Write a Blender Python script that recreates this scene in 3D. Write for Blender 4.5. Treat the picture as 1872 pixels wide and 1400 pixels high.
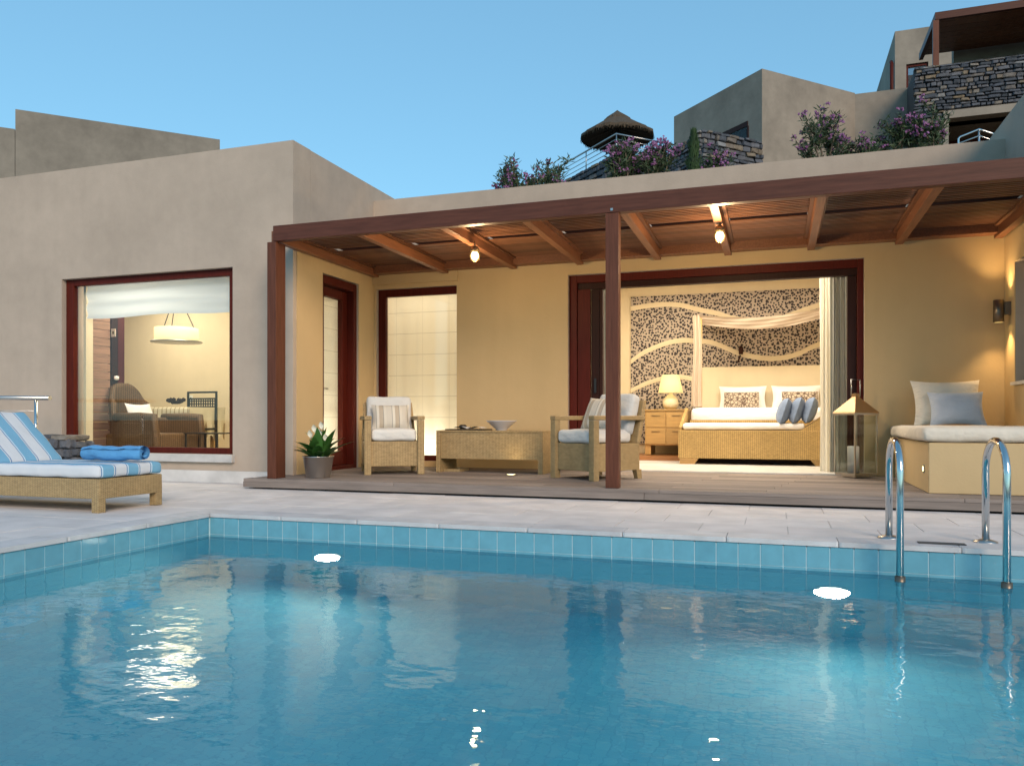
import bpy, bmesh, math, random
from mathutils import Vector, Matrix
random.seed(7)
S = bpy.context.scene
R = math.radians
for o in list(bpy.data.objects): bpy.data.objects.remove(o)
C = S.collection
# ------------------------------------------------------------------ camera, sky, sun, exposure
cam = bpy.data.cameras.new('camera'); co = bpy.data.objects.new('camera', cam); C.objects.link(co)
co.location = (0, 0, .68); co.rotation_euler = (R(90), 0, math.atan(482/1437))
cam.sensor_width = 36; cam.lens = 1437/1872*36; cam.shift_y = 65.5/1872; cam.clip_start = .05; cam.clip_end = 2000
S.camera = co
W = bpy.data.worlds.new('World'); S.world = W; W.use_nodes = True
SUN_EL, SUN_AZ = 25, 143            # degrees; azimuth measured clockwise from +Y (so: behind the camera, a little right)
SKY_STR = .15
nt = W.node_tree; N = nt.nodes; bg = N['Background']
sky = N.new('ShaderNodeTexSky'); sky.sky_type = 'NISHITA'; sky.sun_disc = False
sky.sun_elevation = R(SUN_EL); sky.sun_rotation = R(SUN_AZ); sky.altitude = 20
sky.air_density = 1.0; sky.dust_density = .4; sky.ozone_density = 1.5
hs = N.new('ShaderNodeHueSaturation'); hs.inputs['Hue'].default_value = .5; hs.inputs['Saturation'].default_value = 1.0
gm_ = N.new('ShaderNodeGamma'); gm_.inputs[1].default_value = .5; nt.links.new(sky.outputs[0], gm_.inputs[0]); nt.links.new(gm_.outputs[0], hs.inputs['Color']); tn = N.new('ShaderNodeMix'); tn.data_type = 'RGBA'; tn.blend_type = 'MULTIPLY'; tn.inputs[0].default_value = 1
tn.inputs[7].default_value = (.92, 1.62, 1.95, 1); nt.links.new(hs.outputs[0], tn.inputs[6]); nt.links.new(tn.outputs[2], bg.inputs[0]); bg.inputs[1].default_value = SKY_STR
sl = bpy.data.lights.new('sun', 'SUN'); so = bpy.data.objects.new('sun', sl); C.objects.link(so)
sl.energy = 1.9; sl.color = (1, .75, .56); sl.angle = R(25)
az = R(SUN_AZ); el = R(SUN_EL)
so.rotation_euler = Vector((-math.sin(az)*math.cos(el), -math.cos(az)*math.cos(el), -math.sin(el))).to_track_quat('-Z', 'Y').to_euler()
S.view_settings.view_transform = 'Standard'; S.view_settings.look = 'None'
S.view_settings.exposure = .45; S.view_settings.gamma = 1; S.view_settings.use_curve_mapping = False
S.render.engine = 'CYCLES'
S.cycles.max_bounces = 10; S.cycles.transparent_max_bounces = 16; S.cycles.transmission_bounces = 8
S.cycles.sample_clamp_indirect = 4; S.cycles.caustics_refractive = True; S.cycles.caustics_reflective = False

# ------------------------------------------------------------------ material helpers
def mat(name, col, rough=.6, metal=0, spec=.5):
    m = bpy.data.materials.new(name); m.use_nodes = True
    b = m.node_tree.nodes['Principled BSDF']
    b.inputs['Base Color'].default_value = (*col, 1); b.inputs['Roughness'].default_value = rough
    b.inputs['Metallic'].default_value = metal; b.inputs['Specular IOR Level'].default_value = spec
    return m
def nodes(m): return m.node_tree.nodes, m.node_tree.links, m.node_tree.nodes['Principled BSDF']
def mix(N, L, fac, a, b, blend='MIX'):
    x = N.new('ShaderNodeMix'); x.data_type = 'RGBA'; x.blend_type = blend
    for k, v in ((0, fac), (6, a), (7, b)):
        if isinstance(v, (int, float)): x.inputs[k].default_value = v
        elif isinstance(v, tuple): x.inputs[k].default_value = (*v[:3], 1)
        else: L.new(v, x.inputs[k])
    return x.outputs[2]
def ramp(N, L, src, stops, interp='LINEAR'):
    r = N.new('ShaderNodeValToRGB'); r.color_ramp.interpolation = interp
    while len(r.color_ramp.elements) < len(stops): r.color_ramp.elements.new(.5)
    for e, (p, c) in zip(r.color_ramp.elements, stops):
        e.position = p; e.color = (*c, 1) if isinstance(c, tuple) else (c, c, c, 1)
    L.new(src, r.inputs[0]); return r.outputs[0]
def noise(N, L, scale, detail=4, vec=None, sc=(1, 1, 1), rough=.5):
    t = N.new('ShaderNodeTexNoise'); t.inputs['Scale'].default_value = scale; t.inputs['Detail'].default_value = detail
    t.inputs['Roughness'].default_value = rough
    mp = N.new('ShaderNodeMapping'); mp.inputs['Scale'].default_value = sc
    if vec is None:
        tc = N.new('ShaderNodeTexCoord'); vec = tc.outputs['Object']
    L.new(vec, mp.inputs[0]); L.new(mp.outputs[0], t.inputs['Vector']); return t.outputs['Fac']
def worldpos(N):
    g = N.new('ShaderNodeNewGeometry'); return g.outputs['Position']
def math_(N, L, op, a, b=0.):
    m = N.new('ShaderNodeMath'); m.operation = op
    for k, v in ((0, a), (1, b)):
        if isinstance(v, (int, float)): m.inputs[k].default_value = v
        else: L.new(v, m.inputs[k])
    return m.outputs[0]
def bump(N, L, b, h, strength=.3, dist=.01):
    u = N.new('ShaderNodeBump'); u.inputs['Strength'].default_value = strength; u.inputs['Distance'].default_value = dist
    L.new(h, u.inputs['Height']); L.new(u.outputs[0], b.inputs['Normal'])
def rnd(N): return N.new('ShaderNodeObjectInfo').outputs['Random']

def stucco(name, col, var=.14, rough=.85):
    m = mat(name, col, rough, spec=.2); N, L, b = nodes(m); p = worldpos(N)
    n1 = noise(N, L, 1.1, 5, p); n2 = noise(N, L, 3.0, 4, p, (2.2, 2.2, .22)); n3 = noise(N, L, 60, 3, p)
    dk = tuple(c*(1-var*1.6) for c in col); lt = tuple(min(1, c*(1+var)) for c in col)
    c1 = ramp(N, L, math_(N, L, 'ADD', math_(N, L, 'MULTIPLY', n1, .65), math_(N, L, 'MULTIPLY', noise(N, L, 6, 5, p, (1, 1, 1), .6), .35)), [(.35, dk), (.65, lt)])
    c2 = ramp(N, L, n2, [(.35, .94), (.65, 1.0)])
    L.new(mix(N, L, .55, c1, c2, 'MULTIPLY'), b.inputs['Base Color'])
    bump(N, L, b, math_(N, L, 'ADD', math_(N, L, 'MULTIPLY', n3, .35), noise(N, L, 7, 3, p)), .25, .012)
    return m
def wood(name, col, axis=0, rough=.45, var=.35, per=.12, spec=.4, scale=5):
    m = mat(name, col, rough, spec=spec); N, L, b = nodes(m); tc = N.new('ShaderNodeTexCoord').outputs['Object']
    p = worldpos(N); sc = [11, 11, 11]; sc[axis] = .7
    g = noise(N, L, scale, 5, p, tuple(sc), .6)
    dk = tuple(c*(1-var) for c in col); lt = tuple(min(1, c*(1+var*.6)) for c in col)
    c1 = ramp(N, L, g, [(.25, dk), (.75, lt)])
    r = ramp(N, L, rnd(N), [(0, 1-per*2), (1, 1.0)])
    c2 = mix(N, L, 1., c1, r, 'MULTIPLY')
    kn = noise(N, L, 2.2, 2, p); c3 = mix(N, L, ramp(N, L, kn, [(.66, 0.), (.72, .5)]), c2, dk)
    L.new(c3, b.inputs['Base Color']); bump(N, L, b, g, .25, .003)
    return m
def wicker(name, col, k=95, dark=.45, kz=120):
    m = mat(name, col, .55, spec=.3); N, L, b = nodes(m); tc = N.new('ShaderNodeTexCoord').outputs['Object']
    s = N.new('ShaderNodeSeparateXYZ'); L.new(tc, s.inputs[0])
    xy = math_(N, L, 'ADD', s.outputs[0], s.outputs[1])
    a = math_(N, L, 'SINE', math_(N, L, 'MULTIPLY', xy, k*2))
    z = math_(N, L, 'SINE', math_(N, L, 'MULTIPLY', s.outputs[2], kz*2))
    col_i = math_(N, L, 'SINE', math_(N, L, 'MULTIPLY', xy, k))
    v = math_(N, L, 'ADD', math_(N, L, 'MULTIPLY', a, .33), math_(N, L, 'MULTIPLY', math_(N, L, 'MULTIPLY', z, col_i), .22))
    v = math_(N, L, 'ADD', v, .5)
    n1 = noise(N, L, 26, 3, tc, (1, 1, 2.5)); n0 = noise(N, L, 5, 3, tc)
    c1 = ramp(N, L, v, [(.05, tuple(c*dark*.9 for c in col)), (.45, col), (1, tuple(min(1, c*1.18) for c in col))])
    c2 = mix(N, L, .8, c1, ramp(N, L, n1, [(.3, .72), (.7, 1.08)]), 'MULTIPLY')
    c3 = mix(N, L, .7, c2, ramp(N, L, n0, [(.3, .85), (.7, 1.05)]), 'MULTIPLY')
    L.new(c3, b.inputs['Base Color']); bump(N, L, b, v, .5, .004)
    return m
def fabric(name, col, var=.06, wr=.5, rough=.9):
    m = mat(name, col, rough, spec=.15); N, L, b = nodes(m); tc = N.new('ShaderNodeTexCoord').outputs['Object']
    n1 = noise(N, L, 6, 3, tc); n2 = noise(N, L, 260, 2, tc)
    L.new(ramp(N, L, n1, [(.3, tuple(c*(1-var) for c in col)), (.7, tuple(min(1, c*(1+var)) for c in col))]), b.inputs['Base Color'])
    bump(N, L, b, math_(N, L, 'ADD', math_(N, L, 'ADD', noise(N, L, 7, 3, tc, (1, 1, 2)), math_(N, L, 'MULTIPLY', noise(N, L, 22, 3, tc, (1, .4, 1)), .35)), math_(N, L, 'MULTIPLY', n2, .04)), wr*1.4, .022)
    b.inputs['Sheen Weight'].default_value = .1
    return m
def stripes(name, axis, freq, stops, base=None, off=0.):
    m = mat(name, (.8, .8, .8), .9, spec=.15); N, L, b = nodes(m); tc = N.new('ShaderNodeTexCoord').outputs['Object']
    s = N.new('ShaderNodeSeparateXYZ'); L.new(tc, s.inputs[0])
    v = math_(N, L, 'FRACT', math_(N, L, 'ADD', math_(N, L, 'MULTIPLY', s.outputs[axis], freq), off))
    L.new(ramp(N, L, v, stops, 'CONSTANT'), b.inputs['Base Color'])
    bump(N, L, b, noise(N, L, 9, 3, tc), .5, .02)
    return m
def emis(name, col, st):
    m = bpy.data.materials.new(name); m.use_nodes = True; N = m.node_tree.nodes; N.clear()
    e = N.new('ShaderNodeEmission'); e.inputs[0].default_value = (*col, 1); e.inputs[1].default_value = st
    o = N.new('ShaderNodeOutputMaterial'); m.node_tree.links.new(e.outputs[0], o.inputs[0]); return m
def pane_mat(name, tint=(.96, .98, .97), ior=1.5, rough=0.):
    m = bpy.data.materials.new(name); m.use_nodes = True; N = m.node_tree.nodes; L = m.node_tree.links; N.clear()
    t = N.new('ShaderNodeBsdfTransparent'); t.inputs[0].default_value = (*tint, 1)
    g = N.new('ShaderNodeBsdfGlossy'); g.inputs['Roughness'].default_value = rough
    f = N.new('ShaderNodeFresnel'); gi = N.new('ShaderNodeNewGeometry')
    L.new(math_(N, L, 'ADD', ior, math_(N, L, 'MULTIPLY', gi.outputs['Backfacing'], 1/ior-ior)), f.inputs[0])
    x = N.new('ShaderNodeMixShader'); L.new(f.outputs[0], x.inputs[0]); L.new(t.outputs[0], x.inputs[1]); L.new(g.outputs[0], x.inputs[2])
    o = N.new('ShaderNodeOutputMaterial'); L.new(x.outputs[0], o.inputs[0]); return m
def sheer(name, col, trans=.5, alpha=0., seams=False):
    m = bpy.data.materials.new(name); m.use_nodes = True; N = m.node_tree.nodes; L = m.node_tree.links; N.clear()
    d = N.new('ShaderNodeBsdfDiffuse'); t = N.new('ShaderNodeBsdfTranslucent')
    for s_ in (d, t): s_.inputs[0].default_value = (*col, 1)
    if seams:
        tc = N.new('ShaderNodeTexCoord').outputs['Object']; s = N.new('ShaderNodeSeparateXYZ'); L.new(tc, s.inputs[0])
        h = math_(N, L, 'ADD', s.outputs[0], s.outputs[1])
        a = math_(N, L, 'FRACT', math_(N, L, 'MULTIPLY', s.outputs[2], 1/.262)); b_ = math_(N, L, 'FRACT', math_(N, L, 'MULTIPLY', h, 1/.36))
        line = math_(N, L, 'MAXIMUM', math_(N, L, 'LESS_THAN', a, .03), math_(N, L, 'MULTIPLY', math_(N, L, 'LESS_THAN', b_, .02), .5))
        cc = mix(N, L, line, col, tuple(c*.72 for c in col))
        for s_ in (d, t): L.new(cc, s_.inputs[0])
    x = N.new('ShaderNodeMixShader'); x.inputs[0].default_value = trans
    L.new(d.outputs[0], x.inputs[1]); L.new(t.outputs[0], x.inputs[2]); out = x.outputs[0]
    if alpha:
        tr = N.new('ShaderNodeBsdfTransparent'); y = N.new('ShaderNodeMixShader'); y.inputs[0].default_value = alpha
        L.new(out, y.inputs[1]); L.new(tr.outputs[0], y.inputs[2]); out = y.outputs[0]
    o = N.new('ShaderNodeOutputMaterial'); L.new(out, o.inputs[0]); return m
def varied(name, stops, rough=.7, nscale=9, bs=.4, bd=.01, spec=.3, rv=.5):
    """pieces: colour per object from stops, plus grain"""
    m = mat(name, (.5, .5, .5), rough, spec=spec); N, L, b = nodes(m); p = worldpos(N)
    c = ramp(N, L, rnd(N), stops); n = noise(N, L, nscale, 5, p)
    L.new(mix(N, L, rv, c, ramp(N, L, n, [(.3, .65), (.7, 1.15)]), 'MULTIPLY'), b.inputs['Base Color'])
    bump(N, L, b, n, bs, bd); return m

M = {}
M['stucco'] = stucco('beige stucco', (.47, .39, .315), .07)
M['stucco_far'] = stucco('far beige stucco', (.29, .255, .21))
M['stucco_shade'] = stucco('shade-darkened stucco', (.235, .215, .18))  # rear villa's shade is put into this darker stucco colour
M['stucco_porch'] = stucco('cream stucco', (.58, .43, .235), .02)
M['plaster_in'] = stucco('indoor plaster', (.72, .61, .42), .03)
M['ceil'] = stucco('ceiling plaster', (.75, .68, .55), .03)
M['beam'] = wood('mahogany beam', (.115, .042, .027), 0, spec=.2)
M['post'] = wood('mahogany post', (.145, .052, .030), 2, spec=.2)
M['rafter'] = wood('mahogany rafter', (.24, .095, .045), 1)
M['slat'] = wood('pergola slat', (.20, .082, .040), 0, per=.25)
M['frame'] = wood('dark red frame', (.10, .014, .008), 2, .5, .3, spec=.15)
M['frame_dk'] = wood('dark brown frame', (.04, .014, .010), 2, .5, .3, spec=.15)
M['deck'] = wood('weathered deck board', (.30, .25, .22), 0, .7, .28, .18, .2, 3)
M['indeck'] = wood('indoor wood floor', (.34, .15, .06), 0, .3, .2)
M['plank'] = wood('plank panel', (.40, .23, .16), 1, .5)
M['oak'] = wood('honey oak', (.52, .32, .12), 0, .4, .15)
M['wicker'] = wicker('tan wicker', (.40, .285, .14), 190, .72, 190)
M['wicker_bed'] = wicker('golden wicker', (.46, .30, .11), 130, .7, 150)
M['wicker_dk'] = wicker('brown wicker', (.14, .078, .036), 90, .35)
M['white_f'] = fabric('off white fabric', (.66, .66, .64))
M['grey_f'] = fabric('pale grey fabric', (.52, .54, .55))
M['cream_f'] = fabric('cream fabric', (.68, .62, .52))
M['bed_f'] = fabric('white bedding', (.80, .77, .74), .03, .3)
M['blue_f'] = fabric('slate blue fabric', (.17, .22, .32))
M['ltblue_f'] = fabric('pale blue fabric', (.46, .50, .57))
M['towel'] = fabric('blue towel', (.10, .32, .60), .12, .9)
M['steel'] = mat('polished steel', (.62, .63, .62), .12, 1)
M['steel_r'] = mat('brushed steel', (.50, .49, .47), .32, 1)
M['zinc'] = mat('zinc pot', (.62, .59, .56), .28, 1)
M['brass'] = mat('aged brass', (.34, .23, .12), .45, .9)
M['bronze'] = mat('bronze metal', (.20, .16, .12), .4, .9)
M['black'] = mat('black metal', (.015, .013, .012), .4)
M['dark'] = mat('dark gap', (.01, .01, .01), .9)
M['bulb'] = emis('lamp glow', (1, .82, .34), 6)
M['drum'] = emis('pendant glow', (1, .85, .5), 2.2)
M['cool'] = emis('pool light glow', (1, .97, .78), 5)
M['ceilglow'] = emis('ceiling light glow', (1, .82, .55), 6)
M['pane'] = pane_mat('window glass')
M['pane_dk'] = pane_mat('dim window glass', (.55, .6, .62), 1.5, .35)
M['lglass'] = pane_mat('lantern glass', (.9, .92, .9))
M['sheer'] = sheer('cream blind', (.80, .76, .66), .55, 0, True)
M['curtain_w'] = sheer('white voile', (.86, .84, .76), .5)
M['curtain_g'] = sheer('grey curtain', (.40, .41, .38), .25)
M['blind'] = sheer('roman blind', (.74, .79, .84), .35)
M['shade'] = sheer('lamp shade', (.95, .88, .62), .6)
M['canopy'] = sheer('canopy cloth', (.62, .51, .40), .25)
M['marble'] = varied('white marble', [(0, (.55, .54, .52)), (1, (.66, .65, .63))], .35, 5, .1)
M['paver'] = varied('pale stone paver', [(0, (.66, .62, .60)), (.5, (.69, .65, .63)), (1, (.72, .68, .66))], .75, 4, .25, .004, rv=.45)
M['grout'] = mat('grout', (.58, .55, .53), .9)
M['coping'] = varied('coping stone', [(0, (.56, .55, .56)), (1, (.64, .63, .63))], .55, 6, .1, .003)
def tile_mat(name, rough=.12):
    m = varied(name, [(0, (.135, .36, .46)), (.5, (.15, .385, .485)), (1, (.165, .41, .51))], rough, 14, .03, .002, spec=.5, rv=.25)
    return m
M['tile'] = tile_mat('blue pool tile')
M['tile_lit'] = mat('lit-tone submerged tile', (.24, .60, .70), .4)  # brighter copy of the pool tile; underwater light painted into its colour
M['tgrout'] = mat('pale tile grout', (.46, .62, .66), .8)
M['leaf'] = varied('glossy leaf', [(0, (.03, .10, .02)), (1, (.07, .19, .04))], .35, 20, .1)
M['petal'] = mat('white petal', (.80, .80, .68), .5)
M['stone'] = varied('grey field stone', [(0, (.055, .065, .08)), (.4, (.09, .10, .12)), (.75, (.13, .135, .15)), (.9, (.22, .17, .11)), (1, (.24, .25, .26))], .85, 14, .8, .03, rv=.7)
M['mortar'] = mat('dark mortar', (.07, .07, .07), .95)
M['thatch'] = wood('dry thatch', (.10, .075, .05), 2, .95, .5)
M['earth'] = varied('dry hillside earth', [(0, (.10, .085, .06)), (1, (.12, .10, .07))], .95, 2, .6, .05)
M['bark'] = mat('grey bark', (.14, .11, .08), .9)
M['candle'] = mat('white candle wax', (.80, .78, .74), .5); M['candle'].node_tree.nodes['Principled BSDF'].inputs['Subsurface Weight'].default_value = .2
M['china'] = mat('white china', (.62, .62, .66), .25)
M['lampbase'] = mat('cream ceramic', (.75, .66, .45), .4)
def foliage_mat(name, a, b_, tr=.3):
    m = mat(name, a, .6); N, L, b = nodes(m); p = worldpos(N)
    L.new(ramp(N, L, noise(N, L, 9, 3, p), [(.3, a), (.7, b_)]), b.inputs['Base Color']); return m
M['oleaf'] = foliage_mat('oleander foliage', (.03, .06, .028), (.065, .10, .042))
M['cleaf'] = foliage_mat('cypress foliage', (.02, .05, .02), (.05, .10, .03))
M['flower'] = foliage_mat('pink blossom', (.22, .08, .22), (.36, .18, .36))
# water
def water_mat():
    m = bpy.data.materials.new('pool water'); m.use_nodes = True; N = m.node_tree.nodes; L = m.node_tree.links; N.clear()
    p = worldpos(N)
    n1 = noise(N, L, 7.0, 3, p, (.75, 1, 1), .45); n2 = noise(N, L, 1.6, 2, p, (1, .7, 1), .4); n3 = noise(N, L, 22, 2, p, (.6, 1, 1), .5)
    h = math_(N, L, 'ADD', math_(N, L, 'ADD', math_(N, L, 'MULTIPLY', n1, .55), math_(N, L, 'MULTIPLY', n2, 1.6)), math_(N, L, 'MULTIPLY', n3, .10))
    bu = N.new('ShaderNodeBump'); bu.inputs['Strength'].default_value = 1; bu.inputs['Distance'].default_value = WAVE; L.new(h, bu.inputs['Height'])
    rf = N.new('ShaderNodeBsdfRefraction'); rf.inputs['IOR'].default_value = 1.33; rf.inputs['Roughness'].default_value = 0; rf.inputs[0].default_value = (.93, .99, 1, 1)
    gl = N.new('ShaderNodeBsdfGlossy'); gl.inputs['Roughness'].default_value = 0.025
    fr = N.new('ShaderNodeFresnel'); fr.inputs[0].default_value = 1.33
    for n in (rf, gl, fr): L.new(bu.outputs[0], n.inputs['Normal'])
    df = N.new('ShaderNodeBsdfDiffuse'); n4 = noise(N, L, 2.2, 6, p, (1, .6, 1), .65)      # faint turbidity of the water body
    L.new(ramp(N, L, n4, [(.3, (.035, .38, .56)), (.7, (.055, .47, .66))]), df.inputs[0])
    tb = N.new('ShaderNodeMixShader'); tb.inputs[0].default_value = .36; L.new(rf.outputs[0], tb.inputs[1]); L.new(df.outputs[0], tb.inputs[2])
    x = N.new('ShaderNodeMixShader'); L.new(fr.outputs[0], x.inputs[0]); L.new(tb.outputs[0], x.inputs[1]); L.new(gl.outputs[0], x.inputs[2])
    o = N.new('ShaderNodeOutputMaterial'); L.new(x.outputs[0], o.inputs[0]); return m
WAVE = .0075
M['water'] = water_mat()
def poolfloor():
    m = mat('pool mosaic', (.10, .40, .52), .5); N, L, b = nodes(m); p = worldpos(N)
    br = N.new('ShaderNodeTexBrick'); br.offset = 0; br.inputs['Scale'].default_value = 1
    br.inputs['Brick Width'].default_value = .06; br.inputs['Row Height'].default_value = .06; br.inputs['Mortar Size'].default_value = .0025
    br.inputs['Color1'].default_value = (.13, .52, .66, 1); br.inputs['Color2'].default_value = (.17, .60, .72, 1); br.inputs['Mortar'].default_value = (.11, .46, .60, 1)
    L.new(p, br.inputs['Vector']); n = noise(N, L, 1.3, 3, p)
    L.new(mix(N, L, .6, br.outputs[0], ramp(N, L, n, [(.3, .85), (.7, 1.1)]), 'MULTIPLY'), b.inputs['Base Color']); return m
M['poolfloor'] = poolfloor()
def mural():
    m = mat('pebble print', (.5, .42, .3), .7); N, L, b = nodes(m); p = worldpos(N)
    v = N.new('ShaderNodeTexVoronoi'); v.voronoi_dimensions = '2D'; v.inputs['Scale'].default_value = 26; v.inputs['Randomness'].default_value = .95
    s = N.new('ShaderNodeSeparateXYZ'); L.new(p, s.inputs[0]); cb = N.new('ShaderNodeCombineXYZ'); L.new(s.outputs[0], cb.inputs[0]); L.new(s.outputs[2], cb.inputs[1])
    L.new(cb.outputs[0], v.inputs['Vector'])
    sep = N.new('ShaderNodeSeparateColor'); L.new(v.outputs['Color'], sep.inputs[0])
    thr = math_(N, L, 'ADD', math_(N, L, 'MULTIPLY', math_(N, L, 'POWER', sep.outputs[0], 4.), .24), .31)
    d = math_(N, L, 'LESS_THAN', v.outputs['Distance'], thr)
    L.new(mix(N, L, d, (.42, .35, .28), (.022, .016, .020)), b.inputs['Base Color']); return m
M['mural'] = mural()
def swirl():
    m = mat('patterned cushion', (.4, .35, .28), .9); N, L, b = nodes(m); tc = N.new('ShaderNodeTexCoord').outputs['Object']
    v = N.new('ShaderNodeTexVoronoi'); v.feature = 'DISTANCE_TO_EDGE'; v.inputs['Scale'].default_value = 26; L.new(tc, v.inputs['Vector'])
    L.new(ramp(N, L, v.outputs['Distance'], [(.06, (.12, .08, .06)), (.14, (.50, .42, .32))]), b.inputs['Base Color']); return m
M['swirl'] = swirl()
M['lounge_str'] = stripes('blue and white stripe', 1, 1/.235, [(0, (.19, .42, .60)), (.40, (.62, .66, .68)), (.44, (.10, .22, .42)), (.47, (.62, .66, .70)), (.92, (.10, .22, .42)), (.95, (.55, .70, .80))], off=.12)
M['cush_str'] = stripes('beige striped fabric', 0, 1/.17, [(0, (.52, .50, .45)), (.35, (.22, .23, .22)), (.38, (.60, .58, .52)), (.55, (.42, .37, .30)), (.8, (.22, .23, .22)), (.83, (.56, .54, .48))], off=.3)
M['cloth_str'] = stripes('striped tablecloth', 0, 1/.07, [(0, (.62, .55, .38)), (.6, (.30, .22, .12)), (.8, (.62, .55, .38))])

# ------------------------------------------------------------------ mesh helpers
class MB:
    def __init__(s): s.v = []; s.f = []; s.sm = []
    def add(s, vs, fs, smooth=False):
        n = len(s.v); s.v += [tuple(v) for v in vs]; s.f += [tuple(i+n for i in f) for f in fs]; s.sm += [smooth]*len(fs); return s
    def box(s, x0, x1, y0, y1, z0, z1):
        vs = [(x, y, z) for z in (z0, z1) for x, y in ((x0, y0), (x1, y0), (x1, y1), (x0, y1))]
        return s.add(vs, [(3, 2, 1, 0), (4, 5, 6, 7), (0, 1, 5, 4), (1, 2, 6, 5), (2, 3, 7, 6), (3, 0, 4, 7)])
    def hexa(s, vs): return s.add(vs, [(3, 2, 1, 0), (4, 5, 6, 7), (0, 1, 5, 4), (1, 2, 6, 5), (2, 3, 7, 6), (3, 0, 4, 7)])
    def rbox(s, x0, x1, y0, y1, z0, z1, r=.02, seg=3, puff=0):
        bm = bmesh.new(); bmesh.ops.create_cube(bm, size=1)
        for v in bm.verts: v.co = Vector(((x0+x1)/2+v.co.x*(x1-x0), (y0+y1)/2+v.co.y*(y1-y0), (z0+z1)/2+v.co.z*(z1-z0)))
        if puff:
            bmesh.ops.subdivide_edges(bm, edges=bm.edges[:], cuts=11, use_grid_fill=True)
            c_ = Vector(((x0+x1)/2, (y0+y1)/2, (z0+z1)/2)); h_ = Vector(((x1-x0)/2, (y1-y0)/2, (z1-z0)/2))
            for v in bm.verts:
                d = v.co-c_; p = Vector([h_[k]*math.sin(max(-1, min(1, d[k]/h_[k]))*math.pi/2) for k in range(3)])
                inn_ = Vector([max(-(h_[k]-r), min(h_[k]-r, p[k])) for k in range(3)])
                e = p-inn_; p = inn_+e.normalized()*r if e.length > 1e-6 else p
                a_, b_ = p.x/h_.x, p.y/h_.y
                p.z *= 1+puff*(1-a_*a_)*(1-b_*b_)
                v.co = c_+p+Vector((.003*math.sin(p.y*31+p.z*20), .003*math.sin(p.x*27+p.z*17), .003*math.sin(p.x*19+p.y*23)))
        else:
            bmesh.ops.bevel(bm, geom=bm.edges[:], offset=r, segments=seg, profile=.5, affect='EDGES')
        bm.verts.index_update(); s.add([v.co[:] for v in bm.verts], [tuple(v.index for v in f.verts) for f in bm.faces], True); bm.free(); return s
    def tube(s, pts, r, n=10, caps=True, closed=False):
        pts = [Vector(p) for p in pts]; rings = []; k0 = len(s.v); up = None
        rr = r if isinstance(r, (list, tuple)) else [r]*len(pts)
        for i, p in enumerate(pts):
            t = (pts[min(i+1, len(pts)-1)]-pts[max(i-1, 0)]).normalized()
            if up is None: up = Vector((0, 0, 1)) if abs(t.z) < .9 else Vector((1, 0, 0))
            a = t.cross(up).normalized(); up = a.cross(t).normalized()
            for j in range(n):
                an = 2*math.pi*j/n; s.v.append(tuple(p+(a*math.cos(an)+up*math.sin(an))*rr[i]))
        for i in range(len(pts)-1):
            for j in range(n):
                s.f.append((k0+i*n+j, k0+i*n+(j+1) % n, k0+(i+1)*n+(j+1) % n, k0+(i+1)*n+j)); s.sm.append(True)
        if caps:
            s.f.append(tuple(k0+j for j in reversed(range(n)))); s.sm.append(False)
            s.f.append(tuple(k0+(len(pts)-1)*n+j for j in range(n))); s.sm.append(False)
        return s
    def lathe(s, prof, c=(0, 0), n=32, smooth=True, sx=1, sy=1, a0=0):
        k0 = len(s.v)
        for r, z in prof:
            for j in range(n):
                a = a0+2*math.pi*j/n; s.v.append((c[0]+r*math.cos(a)*sx, c[1]+r*math.sin(a)*sy, z))
        for i in range(len(prof)-1):
            for j in range(n):
                s.f.append((k0+i*n+j, k0+i*n+(j+1) % n, k0+(i+1)*n+(j+1) % n, k0+(i+1)*n+j)); s.sm.append(smooth)
        return s
    def sheet(s, fn, nu, nv, smooth=True):
        k0 = len(s.v)
        for j in range(nv+1):
            for i in range(nu+1): s.v.append(tuple(fn(i/nu, j/nv)))
        for j in range(nv):
            for i in range(nu):
                a = k0+j*(nu+1)+i; s.f.append((a, a+1, a+nu+2, a+nu+1)); s.sm.append(smooth)
        return s
    def cushion(s, w, h, t, mtx, n=14, ears=.10):
        """soft pillow: w x h outline, t thick, corners pulled out"""
        for sg in (1, -1):
            k0 = len(s.v)
            for j in range(n+1):
                for i in range(n+1):
                    u, v = i/n*2-1, j/n*2-1
                    x = w/2*u*(1-ears*(1-abs(v)**2)*abs(u)**3); y = h/2*v*(1-ears*(1-abs(u)**2)*abs(v)**3)
                    z = sg*t/2*((1-abs(u)**2.6)*(1-abs(v)**2.6))**.55
                    s.v.append(tuple(mtx @ Vector((x, y, z))))
            for j in range(n):
                for i in range(n):
                    a = k0+j*(n+1)+i; q = (a, a+1, a+n+2, a+n+1); s.f.append(q if sg > 0 else q[::-1]); s.sm.append(True)
        return s
    def mesh(s, name, off=(0, 0, 0)):
        me = bpy.data.meshes.new(name); me.from_pydata([(x-off[0], y-off[1], z-off[2]) for x, y, z in s.v], [], s.f)
        me.polygons.foreach_set('use_smooth', s.sm); me.update(); return me
def link(o): C.objects.link(o); return o
def tag(o, label=None, cat=None, group=None, kind=None):
    if label: o['label'] = label
    if cat: o['category'] = cat
    if group: o['group'] = group
    if kind: o['kind'] = kind
    return o
def thing(name, label, cat, loc=(0, 0, 0), rz=0, group=None, kind=None):
    o = bpy.data.objects.new(name, None); link(o); o.location = loc; o.rotation_euler = (0, 0, rz); o.empty_display_size = .1
    return tag(o, label, cat, group, kind)
def base(o):   # world location of a (sub-)root whose children are given in world axes
    return Vector(o.get('_b', o.location)) if o else Vector()
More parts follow.
